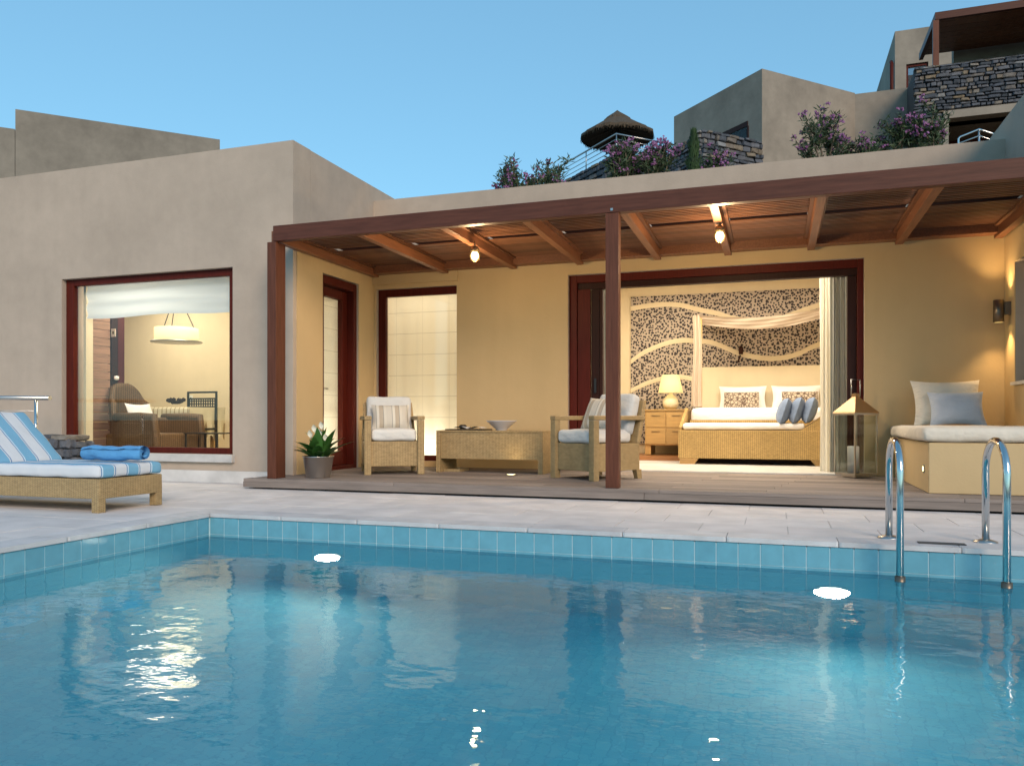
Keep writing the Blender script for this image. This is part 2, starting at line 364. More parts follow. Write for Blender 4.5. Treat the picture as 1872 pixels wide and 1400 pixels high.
def part(name, mb, m, parent=None, local=False, label=None, kind=None, bev=0, flat=False):
    """mesh in world coordinates (or parent's own when local) linked as one object under parent"""
    off = (0, 0, 0) if (local or parent is None) else base(parent)
    me = mb.mesh(name, off); me.materials.append(m if not isinstance(m, str) else M[m])
    o = bpy.data.objects.new(name, me); link(o); o.parent = parent
    if not local and parent is not None: o['_b'] = tuple(off)
    if label: o['label'] = label
    if kind: o['kind'] = kind
    if bev:
        b = o.modifiers.new('bevel', 'BEVEL'); b.width = bev; b.segments = 2; b.limit_method = 'ANGLE'
    return o
def one(name, mb, m, label, cat, loc, group=None, kind=None, bev=0, rz=0, local=False):
    """a thing that is a single mesh"""
    me = mb.mesh(name, (0, 0, 0) if local else loc); me.materials.append(M[m] if isinstance(m, str) else m)
    o = bpy.data.objects.new(name, me); link(o); o.location = loc; o.rotation_euler = (0, 0, rz)
    if bev:
        b = o.modifiers.new('bevel', 'BEVEL'); b.width = bev; b.segments = 2; b.limit_method = 'ANGLE'
    return tag(o, label, cat, group, kind)
def copy_tree(o, parent=None):
    c = o.copy(); link(c); c.parent = parent
    for ch in list(o.children): copy_tree(ch, c)
    return c
def bm_unit(kind='box', bev=.04, jit=0, seed=0):
    rs = random.Random(seed); bm = bmesh.new(); bmesh.ops.create_cube(bm, size=1)
    if bev: bmesh.ops.bevel(bm, geom=bm.edges[:], offset=bev, segments=1, profile=.5, affect='EDGES')
    for v in bm.verts: v.co += Vector([rs.uniform(-jit, jit) for _ in range(3)])
    me = bpy.data.meshes.new(kind); bm.to_mesh(me); bm.free(); return me
def piece(name, me, m, parent, c, size, rz=0, tilt=(0, 0)):
    """one small box-like piece sharing mesh data, placed in parent's axes (c = world centre)"""
    if not me.materials: me.materials.append(M[m])
    o = bpy.data.objects.new(name, me); link(o); o.parent = parent
    o.location = Vector(c)-base(parent); o.scale = size; o.rotation_euler = (tilt[0], tilt[1], rz); return o
def wallgrid(mb, axis, pos, th, u0, u1, z0, z1, holes):
    """wall slab with openings: axis 'y' -> plane y=pos..pos+th, u is x; axis 'x' -> plane x=pos..pos+th, u is y"""
    us = sorted({u0, u1, *[h[0] for h in holes], *[h[1] for h in holes]}); zs = sorted({z0, z1, *[h[2] for h in holes], *[h[3] for h in holes]})
    us = [u for u in us if u0 <= u <= u1]; zs = [z for z in zs if z0 <= z <= z1]
    def solid(i, j):
        if i < 0 or j < 0 or i >= len(us)-1 or j >= len(zs)-1: return False
        cu, cz = (us[i]+us[i+1])/2, (zs[j]+zs[j+1])/2
        return not any(h[0] < cu < h[1] and h[2] < cz < h[3] for h in holes)
    def P(u, w, z): return (u, w, z) if axis == 'y' else (w, u, z)
    a, b = pos, pos+th
    def quad(pts, flip):
        if (axis == 'x'): flip = not flip
        mb.add(pts, [(0, 1, 2, 3) if not flip else (3, 2, 1, 0)])
    for i in range(len(us)-1):
        for j in range(len(zs)-1):
            if not solid(i, j): continue
            x0, x1, c0, c1 = us[i], us[i+1], zs[j], zs[j+1]
            quad([P(x0, a, c0), P(x1, a, c0), P(x1, a, c1), P(x0, a, c1)], False)
            quad([P(x0, b, c0), P(x1, b, c0), P(x1, b, c1), P(x0, b, c1)], True)
            if not solid(i-1, j): quad([P(x0, a, c0), P(x0, b, c0), P(x0, b, c1), P(x0, a, c1)], True)
            if not solid(i+1, j): quad([P(x1, a, c0), P(x1, b, c0), P(x1, b, c1), P(x1, a, c1)], False)
            if not solid(i, j-1): quad([P(x0, a, c0), P(x1, a, c0), P(x1, b, c0), P(x0, b, c0)], True)
            if not solid(i, j+1): quad([P(x0, a, c1), P(x1, a, c1), P(x1, b, c1), P(x0, b, c1)], False)
    return mb
def point(name, loc, e, col=(1, .72, .40), r=.05, parent=None):
    l = bpy.data.lights.new(name, 'POINT'); l.energy = e; l.color = col; l.shadow_soft_size = r
    o = bpy.data.objects.new(name, l); link(o); o.location = Vector(loc)-(base(parent) if parent else Vector()); o.parent = parent; return o
def area(name, loc, e, sx, sy, rot=(0, 0, 0), col=(1, .88, .70), parent=None):
    l = bpy.data.lights.new(name, 'AREA'); l.energy = e; l.color = col; l.shape = 'RECTANGLE'; l.size = sx; l.size_y = sy
    o = bpy.data.objects.new(name, l); link(o); o.location = Vector(loc)-(base(parent) if parent else Vector()); o.rotation_euler = rot; o.parent = parent; return o
def spot(name, loc, tgt, e, ang, blend=.5, col=(1, .7, .35), r=.02, parent=None):
    l = bpy.data.lights.new(name, 'SPOT'); l.energy = e; l.color = col; l.spot_size = R(ang); l.spot_blend = blend; l.shadow_soft_size = r
    o = bpy.data.objects.new(name, l); link(o); o.location = Vector(loc)-(base(parent) if parent else Vector())
    o.rotation_euler = (Vector(tgt)-Vector(loc)).to_track_quat('-Z', 'Y').to_euler(); o.parent = parent; return o

# key planes
YW, XW, YF, XR = 8.72, -4.74, 7.0, 2.096
PY, PX, WZ = 4.68, -3.87, -.165          # pool back edge, left edge, water level
DZ = .10                                  # timber deck top
# ------------------------------------------------------------------ ground, hillside
gm = MB()
for a, b, c, d in ((-300, PX-.3, -300, 600), (8, 300, -300, 600), (PX-.3, 8, PY+.3, 600), (PX-.3, 8, -300, -4.3)):
    gm.add([(a, c, -.06), (b, c, -.06), (b, d, -.06), (a, d, -.06)], [(0, 1, 2, 3)])
tag(part('ground', gm, 'earth'), 'dry ground around the villa terrace', None, None, 'structure')
def hill(u, v):
    x = -60+u*160; y = 13.2+v*80
    z = .2+.27*min(y, 34)+.12*max(0, y-34)*0+.25*math.sin(x*.5)*math.cos(y*.4)
    f = min(1, max(0, (x+14)/9)); z = z*(.35+.65*f)
    return (x, y, max(z, -.1))
tag(part('hillside', MB().sheet(hill, 120, 60), 'earth'), 'terraced hillside behind the villa', None, None, 'structure')

# ------------------------------------------------------------------ paving with pavers
pd = thing('pool_deck', 'pale stone paving around the pool', None, (0, 0, 0), kind='structure')
sb = MB()
for a, b, c, d in ((-12, PX-.22, -4, 7.0), (PX-.22, 8, PY+.22, 7.0)): sb.box(a, b, c, d, -.05, -.006)
part('grout_bed', sb, 'grout', pd)
pv = [bm_unit('paver', .012, .0) for _ in range(1)]
def lay(x0, x1, y0, y1, w, d):
    r = 0; y = y0
    while y < y1-.02:
        x = x0-(w*.5 if r % 2 else 0)
        while x < x1-.02:
            a, b = max(x, x0), min(x+w, x1)
            if b-a > .05:
                piece('paver', pv[0], 'paver', pd, ((a+b)/2, y+d/2, -.018+random.uniform(-.0012, .0012)), (b-a-.005, min(d, y1-y)-.005, .035))
            x += w
        y += d; r += 1
lay(PX-.22, 4.0, PY+.22, 6.47, .52, .39)
lay(-8.3, PX-.22, 2.2, 6.98, .52, .39)
part('paving_far', MB().box(-12, -8.303, -4, 6.98, -.03, 0).box(-8.303, PX-.222, -4, 2.197, -.03, 0).box(4.003, 8, PY+.22, 6.47, -.03, 0), 'paver', pd)

# ------------------------------------------------------------------ pool
pl = thing('swimming_pool', 'blue tiled swimming pool shell with pale coping', None, (0, 0, 0), kind='structure')
pb = MB(); D = -1.5
pb.add([(PX-.005, -4, -1.486), (7, -4, -1.486), (7, PY+.005, -1.486), (PX-.005, PY+.005, -1.486)], [(0, 1, 2, 3)])
part('pool_floor', pb, 'poolfloor', pl)
part('pool_wall', MB().box(PX-.2, 7.2, PY+.006, PY+.22, D, -.035).box(PX-.2, PX-.006, -4.2, PY+.006, D, -.035).box(7.006, 7.2, -4.2, PY, D, -.035).box(PX-.2, 7.2, -4.2, -4.006, D, -.035), 'tgrout', pl)
cp = bm_unit('coping_stone', .02)
n = 0; x = PX+.0
piece('coping_stone', cp, 'coping', pl, (PX-.11, PY+.11, -.013), (.214, .214, .028))
while x < 6.9:
    piece('coping_stone', cp, 'coping', pl, (x+.30, PY+.105, -.013), (.596, .222, .028)); x += .60
y = PY
while y > -3.9:
    piece('coping_stone', cp, 'coping', pl, (PX-.105, y-.30, -.013), (.222, .596, .028)); y -= .60
tl = bm_unit('tile', .015)
TP = .1222
i = 0
lower = MB()
zs = [(-.030, -.148), (-.151, -.272)]
while PX+i*TP < 2.6:
    xa = PX+.0615+i*TP
    for a, b in zs: piece('tile', tl, 'tile', pl, (xa, PY+.0048, (a+b)/2), (TP-.006, .003, a-b))
    i += 1
nx = i
j = 0
while PY-j*TP > 2.6:
    ya = PY-.0615-j*TP
    for a, b in zs: piece('tile', tl, 'tile', pl, (PX-.0048, ya, (a+b)/2), (.003, TP-.006, a-b))
    j += 1
for r_ in range(10):
    a = -.275-r_*.1222; b = a-.118
    for k in range(int((7-PX)/TP)):
        lower.box(PX+k*TP+.002, PX+(k+1)*TP-.002, PY, PY+.006, b, a)
    for k in range(int((PY+4)/TP)):
        lower.box(PX-.006, PX, PY-(k+1)*TP+.002, PY-k*TP-.002, b, a)
for (a, b) in zs:
    for k in range(nx, int((7-PX)/TP)): lower.box(PX+k*TP+.002, PX+(k+1)*TP-.002, PY, PY+.006, b, a)
    for k in range(j, int((PY+4)/TP)): lower.box(PX-.006, PX, PY-(k+1)*TP+.002, PY-k*TP-.002, b, a)
part('lower_tiles', lower, 'tile_lit', pl, kind='stuff')
part('near_wall_tiles', MB().box(7, 7.006, -4, PY, D, -.03).box(PX, 7, -4.006, -4, D, -.03), 'tile', pl)
wm = MB(); wm.add([(PX-.003, -4.003, WZ), (7.003, -4.003, WZ), (7.003, PY+.001, WZ), (PX-.003, PY+.001, WZ)], [(0, 1, 2, 3)])
tag(part('water', wm, 'water'), 'still blue pool water with faint ripples', None, None, 'structure')
def pool_light(x, label):
    t = thing('pool_light', label, 'pool light', (x, PY, -.62), 0, 'underwater pool lights')
    a = MB().lathe([(0, 0), (.075, 0)], n=24); a2 = MB().lathe([(.075, 0), (.095, 0), (.095, .02), (.075, .02)], n=24)
    for m_, nm, mt in ((a, 'lens', 'cool'), (a2, 'rim', 'steel_r')):
        m_.v = [(v[0], -.022+v[2] if nm == 'rim' else -.02, v[1]) for v in m_.v]
        part(nm, m_, mt, t, local=True)
    spot('pool_lamp', (x, PY-.05, -.62), (x, PY-2, -1.0), 42, 165, .6, (1, .95, .82), .09, t)
pool_light(-2.86, 'round underwater light glowing in the pool wall, the left one near the corner')
pool_light(.29, 'round underwater light glowing in the pool wall beside the ladder')
# ladder
ld = thing('pool_ladder', 'polished steel pool ladder with two curved handrails', 'ladder', (.86, 4.93, 0))
for x in (.615, 1.10):
    pts = [(x, 4.95, 0), (x, 4.95, .40)]
    for k in range(1, 13):
        a = math.pi*k/13; pts.append((x, 4.95-.21*(1-math.cos(a)), .40+.165*math.sin(a)))
    pts += [(x, 4.53, .40), (x, 4.53, -.95)]
    h = part('handrail', MB().tube(pts, .019, 16), 'steel', ld)
    part('flange', MB().lathe([(0, .016), (.025, .016), (.058, .006), (.06, 0)], (x, 4.95), 24), 'steel_r', h)
    part('bracket', MB().lathe([(.026, -.19), (.026, -.14), (.02, -.14)], (x, 4.53), 16), 'bronze', h)
for z in (-.34, -.60, -.86):
    part('step', MB().box(.63, 1.085, 4.50, 4.57, z-.012, z+.012), 'steel_r', ld, bev=.003)
pq = one('depth_plaque', MB().box(.74, .97, 4.765, 4.825, .002, .006), 'mortar', 'small grey worn plaque set in the pool coping between the ladder rails', 'plaque', (.855, 4.8, .002))

# ------------------------------------------------------------------ timber deck
dk = thing('timber_deck', 'weathered grey timber deck of the porch', None, (-1, 7, 0), kind='structure')
part('deck_base', MB().box(XW+.08, 3.0, 6.56, 8.95, -.02, .072), 'dark', dk)
bu_ = bm_unit('board', .012)
y = 6.44; r = 0
while y < 8.70:
    w = .142; x = -4.93 if r == 0 else (XW+.0 if y > 6.95 else -4.90)
    x0 = x
    brk = [-4.93, -3.3+(r*1.37) % 2.2, -.9+(r*.83) % 1.6, 1.3+(r*.57) % 1.1, 3.0]
    for a, b in zip(brk[:-1], brk[1:]):
        a = max(a, x0)
        piece('board', bu_, 'deck', dk, ((a+b)/2, y+w/2, .0865+random.uniform(-.001, .001)), (b-a-.004, w-.008, .027))
    y += w; r += 1
for a, b in ((-4.93, -1.02), (-1.02, 3.0)):
    piece('fascia_board', bu_, 'deck', dk, ((a+b)/2, 6.452, .0445), (b-a-.004, .026, .055))
piece('fascia_board', bu_, 'deck', dk, (-4.925, 6.72, .0445), (.026, .50, .055))

# ------------------------------------------------------------------ the villa
V = thing('villa', 'low beige stucco villa with flat roofs along the pool', 'villa', (-1, YW, 0))
WINX0, WINX1, WINZ0, WINZ1 = -7.87, -5.49, .30, 2.30
w = MB(); wallgrid(w, 'y', YF, .32, -18, XW, -.02, 3.567, [(WINX0, WINX1, WINZ0, WINZ1)])
part('wing_wall', w, 'stucco', V, label='grey beige front wall of the left wing')
w = MB(); wallgrid(w, 'x', XW-.30, .30, YF+.322, 10.6, -.02, 3.562, [(7.55, 8.34, .05, 2.29)])
part('wing_side_wall', w, 'stucco', V)
part('wing_roof', MB().box(-18, XW-.31, YF+.33, 11, 2.75, 3.0), 'stucco', V)
# porch-side cream skim on the wing (the porch walls are painted cream below the pergola)
w = MB(); wallgrid(w, 'x', XW, .008, YF+.06, YW, DZ-.02, 2.47, [(7.55, 8.34, .05, 2.29)])
part('porch_side_wall', w, 'stucco_porch', V, label='cream side wall with a door under the pergola')
w = MB(); wallgrid(w, 'y', YW, .28, XW-.28, XR+.3, -.02, 3.385, [(-4.70, -3.62, .17, 2.28), (-2.252, .855, .05, 2.32)])
part('main_wall', w, 'stucco', V)
w = MB(); wallgrid(w, 'y', YW-.008, .008, XW+.009, XR, DZ-.02, 2.47, [(-4.70, -3.62, .17, 2.28), (-2.252, .855, .05, 2.32)])
part('porch_wall', w, 'stucco_porch', V, label='cream rear wall of the porch')
part('soffit_band', MB().box(XW+.01, -3.60, YW-.05, YW-.009, 2.33, 2.47), 'stucco_porch', V)
part('main_roof', MB().box(XW-.0, XR+.3, YW+.29, 13.0, 2.95, 3.15).box(XW-.0, XR+.3, 13.0, 13.25, -.1, 3.38), 'stucco', V)
# right wing
w = MB(); wallgrid(w, 'x', XR+.008, .30, 6.95, 11.0, -.02, 3.58, [(7.15, 8.37, 1.02, 2.13)])
part('right_wing_wall', w, 'stucco', V)
w = MB(); wallgrid(w, 'x', XR, .008, 6.96, YW-.009, DZ-.02, 2.47, [(7.15, 8.37, 1.02, 2.13)])
part('right_porch_wall', w, 'stucco_porch', V)
part('right_wing_body', MB().box(XR+.31, 9, 6.95, 7.2, -.02, 3.58).box(XR+.31, 9, 7.2, 11, 2.9, 3.1), 'stucco', V)
fr = part('window', MB().box(XR+.12, XR+.17, 8.31, 8.37, 1.03, 2.12).box(XR+.12, XR+.17, 7.15, 7.2, 1.03, 2.12).box(XR+.12, XR+.17, 7.2, 8.31, 2.06, 2.12), 'stucco_porch', V)
part('sill', MB().box(XR-.03, XR+.12, 7.12, 8.40, .99, 1.02), 'marble', fr)
part('blind', MB().box(XR+.20, XR+.205, 7.15, 8.37, 1.02, 2.13), 'blind', fr)
# plinth and sill
part('plinth', MB().box(-18, -4.95, YF-.035, YF-.001, -.004, .125), 'marble', V)
# wing window
fr = MB(); fy0, fy1 = 7.06, 7.13
fr.box(WINX0, WINX0+.11, fy0, fy1, WINZ0, WINZ1).box(WINX1-.09, WINX1, fy0, fy1, WINZ0, WINZ1)
fr.box(WINX0+.11, WINX1-.09, fy0+.002, fy1-.002, WINZ1-.075, WINZ1).box(WINX0+.11, WINX1-.09, fy0+.002, fy1-.002, WINZ0, WINZ0+.065)
wf = part('picture_window', fr, 'frame', V, label='large picture window of the left wing in a dark red frame', bev=.004)
part('pane', MB().box(WINX0+.11, WINX1-.09, 7.088, 7.096, WINZ0+.065, WINZ1-.075), 'pane', wf)
part('inner_frame', MB().box(WINX0+.113, WINX0+.15, 7.20, 7.30, WINZ0, WINZ1), 'plaster_in', wf)
part('sill', MB().box(-7.9, WINX1+.03, 6.945, 7.06, .215, .298), 'marble', wf, bev=.004)
# roman blind behind the wing window glass
def blindfn(u, v):
    x = WINX0+.16+u*(WINX1-WINX0-.24); z = 2.26-v*.40
    y = 7.20+.012*math.sin(v*16)+.008*math.sin(u*7+v*3)
    return (x, y, z-.012*math.sin(u*9)*v)
one('roman_blind', MB().sheet(blindfn, 40, 24), 'blind', 'white roman blind half raised behind the picture window', 'blind', (-6.7, 7.2, 1.9))
# door on the wing's side wall
d0, d1 = 7.55, 8.34
dm = MB(); xa, xb = XW-.20, XW-.08
dm.box(xa, xb+.06, d0, d0+.07, DZ-.02, 2.28).box(xa, xb+.06, d1-.07, d1, DZ-.02, 2.28).box(xa, xb+.058, d0+.07, d1-.07, 2.19, 2.28).box(xa, xb+.058, d0+.07, d1-.07, DZ-.02, DZ+.04)
df = part('side_door', dm, 'frame', V, label='glazed dark red door in the porch side wall', bev=.004)
part('door_leaf', MB().box(xa+.02, xb-.03, d0+.075, d0+.15, DZ+.045, 2.18).box(xa+.02, xb-.03, d1-.17, d1-.075, DZ+.045, 2.18).box(xa+.022, xb-.032, d0+.15, d1-.17, 2.08, 2.18).box(xa+.022, xb-.032, d0+.15, d1-.17, DZ+.045, DZ+.20), 'frame', df, bev=.003)
part('pane', MB().box(xa+.05, xa+.058, d0+.15, d1-.17, DZ+.20, 2.08), 'pane', df)
part('door_handle', MB().tube([(xb-.02, d0+.11, 1.02), (xb+.03, d0+.11, 1.02), (xb+.03, d0+.20, 1.02)], .008), 'steel_r', df)
def bl(u, v): return (XW-.26+.008*math.sin(v*50), d0+.02+u*(d1-d0-.04), 2.25-v*2.08)
one('door_blind', MB().sheet(bl, 8, 60), 'sheer', 'cream panelled blind glowing behind the side door glass', 'blind', (XW-.26, 7.95, .17))
# window in the porch wall
wx0, wx1 = -4.70, -3.62
wm_ = MB().box(wx0, wx0+.10, YW+.05, YW+.11, .17, 2.28).box(wx1-.022, wx1, YW+.05, YW+.11, .17, 2.28).box(wx0+.10, wx1-.022, YW+.051, YW+.109, 2.19, 2.28).box(wx0+.10, wx1-.022, YW+.051, YW+.109, .17, .235)
wf2 = part('porch_window', wm_, 'frame', V, label='tall fixed window with a cream blind behind it', bev=.004)
part('pane', MB().box(wx0+.10, wx1-.022, YW+.076, YW+.082, .235, 2.19), 'pane', wf2)
def bl(u, v): return (wx0+.05+u*(wx1-wx0-.06), YW+.22+.010*math.sin(u*26+math.sin(v*2))*(.4+.6*v), 2.26-v*2.08)
one('window_blind', MB().sheet(bl, 60, 30), 'sheer', 'cream panelled blind glowing behind the tall porch window', 'blind', (-4.16, YW+.2, .17))
# bedroom opening frame with folded leaves
ox0, ox1, oz1 = -2.252, .855, 2.32
of = MB().box(ox0, ox0+.09, YW+.06, YW+.20, DZ-.02, oz1).box(ox1-.06, ox1, YW+.06, YW+.20, DZ-.02, oz1).box(ox0+.09, ox1-.06, YW+.062, YW+.198, oz1-.085, oz1)
fo = part('sliding_door_frame', of, 'frame', V, label='wide dark red frame of the open bedroom doors', bev=.004)
part('track', MB().box(ox0, ox1, YW-.02, YW+.22, DZ+.001, DZ+.014), 'marble', fo)
part('head_track', MB().box(ox0+.09, ox1-.06, YW+.10, YW+.19, oz1-.155, oz1-.087), 'frame_dk', fo)
for (a, b, y0_, mt) in ((ox0+.095, ox0+.24, .085, 'frame'), (ox0+.245, ox0+.34, .12, 'frame_dk'), (ox0+.345, ox0+.38, .12, 'frame_dk'), (ox1-.15, ox1-.065, .12, 'frame_dk')):
    lf = part('folded_door_leaf', MB().box(a, b, YW+y0_, YW+y0_+.06, DZ+.02, oz1-.16), mt, fo, bev=.003)
hd = part('door_handle', MB().box(ox0+.285, ox0+.31, YW+.095, YW+.119, .98, 1.14), 'black', fo)

# ------------------------------------------------------------------ indoor shells
inn = MB(); wallgrid(inn, 'y', 9.9, .1, -12, XW-.31, -.0, 2.75, [])
inn.box(-12, XW-.31, YF+.325, 9.9, .02, .1); part('living_room_wall', inn, 'plaster_in', V)
part('living_room_side', MB().box(XW-.36, XW-.305, 8.40, 9.9, .1, 2.75).box(-12.1, -12, 7.33, 9.9, 0, 2.75), 'plaster_in', V)
part('living_room_pier', MB().box(-6.30, -6.05, 9.0, 9.12, .1, 2.75).box(-6.05, -4.9, 9.0, 9.12, .1, 2.75), 'plaster_in', V)
part('living_room_ceiling', MB().box(-12, XW-.31, YF+.325, 9.9, 2.66, 2.745), 'ceil', V)
bd = MB(); wallgrid(bd, 'y', 12.0, .1, -2.9, 2.2, 0, 2.9, []); bd.box(-2.95, -2.6, YW+.29, 12, 0, 2.9).box(1.4, 1.5, YW+.29, 12, 0, 2.9)
part('bedroom_wall', bd, 'plaster_in', V)
part('bedroom_floor', MB().box(-2.6, 1.4, YW+.225, 12, .02, .105), 'marble', V)
part('bedroom_floor_step', MB().box(-2.3, -.9, 10.9, 11.98, .105, .16), 'indeck', V)
part('bedroom_ceiling', MB().box(-2.6, 1.4, YW+.29, 12, 2.8, 2.9), 'ceil', V)
part('bath_wall', MB().box(-5.0, -2.96, 10.2, 10.3, 0, 2.8).box(-5.02, -4.96, YW+.29, 10.2, 0, 2.8), 'plaster_in', V)
part('bath_ceiling', MB().box(-5.0, -2.96, YW+.29, 10.2, 2.75, 2.85).box(-5.0, -2.96, YW+.29, 10.2, .02, .1), 'ceil', V)

# ceiling lights (real fixtures; their own lamps light the rooms)
def ceiling_light(x, y, z, e, label, r=.16):
    t = thing('ceiling_light', label, 'ceiling light', (x, y, z), 0, 'round indoor ceiling lights')
    part('diffuser', MB().lathe([(0, -.045), (r*.7, -.04), (r, -.02), (r, 0)], n=24), 'ceilglow', t, local=True)
    part('rim', MB().lathe([(r+.002, 0), (r+.015, 0), (r+.015, -.025), (r+.002, -.022)], n=24), 'steel_r', t, local=True)
    area('room_lamp', (x, y, z-.06), e, 1.1, 1.1, parent=t)
ceiling_light(-1.5, 9.9, 2.8, 56, 'round ceiling light of the bedroom above the nightstand side')
ceiling_light(-.1, 9.8, 2.8, 62, 'round ceiling light of the bedroom above the foot of the bed')
ceiling_light(-6.9, 8.0, 2.66, 32, 'round ceiling light of the living room behind the blind')
ceiling_light(-8.6, 8.9, 2.66, 30, 'round ceiling light of the living room on its far side')
ceiling_light(-4.1, 9.6, 2.75, 20, 'round ceiling light behind the tall porch window')
def floor_lamp(x, y, z, e, label):
    t = thing('floor_uplight', label, 'floor light', (x, y, z), 0, 'small floor uplights indoors')
    part('housing', MB().lathe([(.07, 0), (.07, .09), (.055, .09)], n=20), 'steel_r', t, local=True)
    part('lens', MB().lathe([(0, .085), (.055, .085)], n=20), 'bulb', t, local=True)
    point('uplight_lamp', (x, y, z+.17), e, (1, .90, .72), .06, t)
floor_lamp(-4.1, YW+.55, .1, 16, 'small floor uplight behind the blind of the tall porch window')
floor_lamp(XW-.55, 7.75, .1, 24, 'small floor uplight behind the blind of the side door')

# ------------------------------------------------------------------ pergola
P = thing('pergola', 'mahogany timber pergola with a slatted roof over the porch', 'pergola', (-1.3, 6.56, DZ))
RX = [-4.67, -3.74, -2.88, -2.09, -1.22, -.48, .345, 1.165, 2.03]
part('front_beam', MB().box(-4.63, 2.6, 6.50, 6.58, 2.405, 2.553), 'beam', P, bev=.004)
part('post', MB().box(-1.355, -1.243, 6.505, 6.60, DZ, 2.403), 'post', P, bev=.004)
part('post_foot', MB().box(-1.352, -1.246, 6.508, 6.597, DZ+.001, DZ+.012), 'dark', P)
part('post', MB().box(-4.70, -4.60, 6.505, 6.665, DZ, 2.40), 'post', P, bev=.004)
part('beam_bolt', MB().lathe([(0, 2.556), (.010, 2.556), (.012, 2.553)], (-1.30, 6.53), 12).box(-1.31, -1.29, 6.494, 6.50, 2.42, 2.44), 'steel_r', P)
part('ledger_beam', MB().box(XW+.012, XR-.004, YW-.20, YW-.055, 2.445, 2.56), 'rafter', P, bev=.004)
for x in RX:
    rf = part('rafter', MB().box(x-.036, x+.036, 6.582, YW-.203 if 0 else YW-.06, 2.415 if x > -4.6 else 2.42, 2.525), 'rafter', P, bev=.003)
slm = bm_unit('slat', .0)
def slat_panel(xa, xb, ya, yb, n):
    for k in range(n):
        y = ya+(k+.5)*(yb-ya)/n
        piece('slat', slm, 'slat', P, ((xa+xb)/2, y, 2.53), (xb-xa, .022 if ya < 7 else .032, .010))
for a, b in zip(RX[:-1], RX[1:]):
    xa, xb = a+.07, b-.07
    slat_panel(xa, xb, 6.62, 7.50, 16); slat_panel(xa, xb, 7.62, YW-.22, 17)
    ub = MB()
    for k in range(17): ub.box(xa, xb, 6.625+k*.0535+.022, 6.625+k*.0535+.054, 2.565, 2.574)
    for k in range(18): ub.box(xa, xb, 7.63+k*.0505+.020, 7.63+k*.0505+.052, 2.565, 2.574)
    part('upper_slats', ub, 'frame_dk', P, kind='stuff')
    part('slat_frame', MB().box(xa-.035, xa-.001, 6.60, YW-.21, 2.505, 2.545).box(xb+.001, xb+.035, 6.60, YW-.21, 2.505, 2.545), 'slat', P)
part('cross_batten', MB().box(-4.6, 2.0, 7.525, 7.595, 2.549, 2.58), 'beam', P)
# hanging lamps on the pergola
def bulk(x, y, z, label, e):
    t = thing('pergola_lamp', label, 'lamp', (x, y, z), 0, 'caged bulbs under the pergola')
    part('cap', MB().lathe([(0, .10), (.03, .10), (.045, .075), (.045, .05), (.03, .045)], n=20), 'brass', t, local=True)
    part('globe', MB().lathe([(.024, .045), (.034, .03), (.038, .008), (.032, -.016), (.018, -.03), (0, -.034)], n=20), 'bulb', t, local=True)
    for k in range(4):
        a = k*math.pi/2+.4; c, s_ = math.cos(a), math.sin(a)
        part('cage_wire', MB().tube([(.044*c, .044*s_, .055), (.050*c, .050*s_, .005), (.034*c, .034*s_, -.032), (0, 0, -.046)], .003, 6), 'brass', t, local=True)
    part('stem', MB().tube([(0, 0, .10), (0, 0, 2.42-z)], .008), 'brass', t, local=True)
    point('lamp_light', (x, y, z-.14), e, (1, .70, .36), .05, t)
bulk(-2.80, 7.20, 2.27, 'glowing caged bulb hanging between the two left armchairs, left of the post', 25)
bulk(-.47, 7.20, 2.29, 'glowing caged bulb on the rafter right of the middle post', 33)
# wall sconce
sc = thing('wall_sconce', 'brown cylindrical up and down wall light on the right porch wall', 'wall light', (XR, 8.50, 1.70))
part('mount', MB().box(XR-.055, XR-.001, 8.48, 8.54, 1.66, 1.78), 'bronze', sc)
part('cylinder', MB().lathe([(.042, 1.59), (.045, 1.59), (.045, 1.80), (.042, 1.80), (.042, 1.59)], (XR-.10, 8.50), 24), 'bronze', sc)
part('lens', MB().lathe([(0, 1.603), (.04, 1.603)], (XR-.10, 8.50), 24).lathe([(0, 1.787), (.04, 1.787)], (XR-.10, 8.50), 24), 'bulb', sc)
spot('sconce_up', (XR-.10, 8.50, 1.81), (XR-.06, 8.50, 3), 17, 92, 1.0, (1, .66, .30), .02, sc)
spot('sconce_down', (XR-.10, 8.50, 1.58), (XR-.06, 8.50, 0), 17, 92, 1.0, (1, .66, .30), .02, sc)
# recessed deck light
dl = thing('deck_light', 'round recessed floor light shining in the deck in front of the coffee table', 'floor light', (-2.60, 7.72, DZ))
part('lens', MB().lathe([(0, .005), (.045, .005)], n=24), 'bulb', dl, local=True)
part('rim', MB().lathe([(.045, .006), (.062, .006), (.062, .001)], n=24), 'steel_r', dl, local=True)
spot('deck_lamp', (-2.60, 7.72, DZ+.02), (-2.60, 7.9, 2), 2.5, 110, .8, (1, .75, .4), .04, dl)

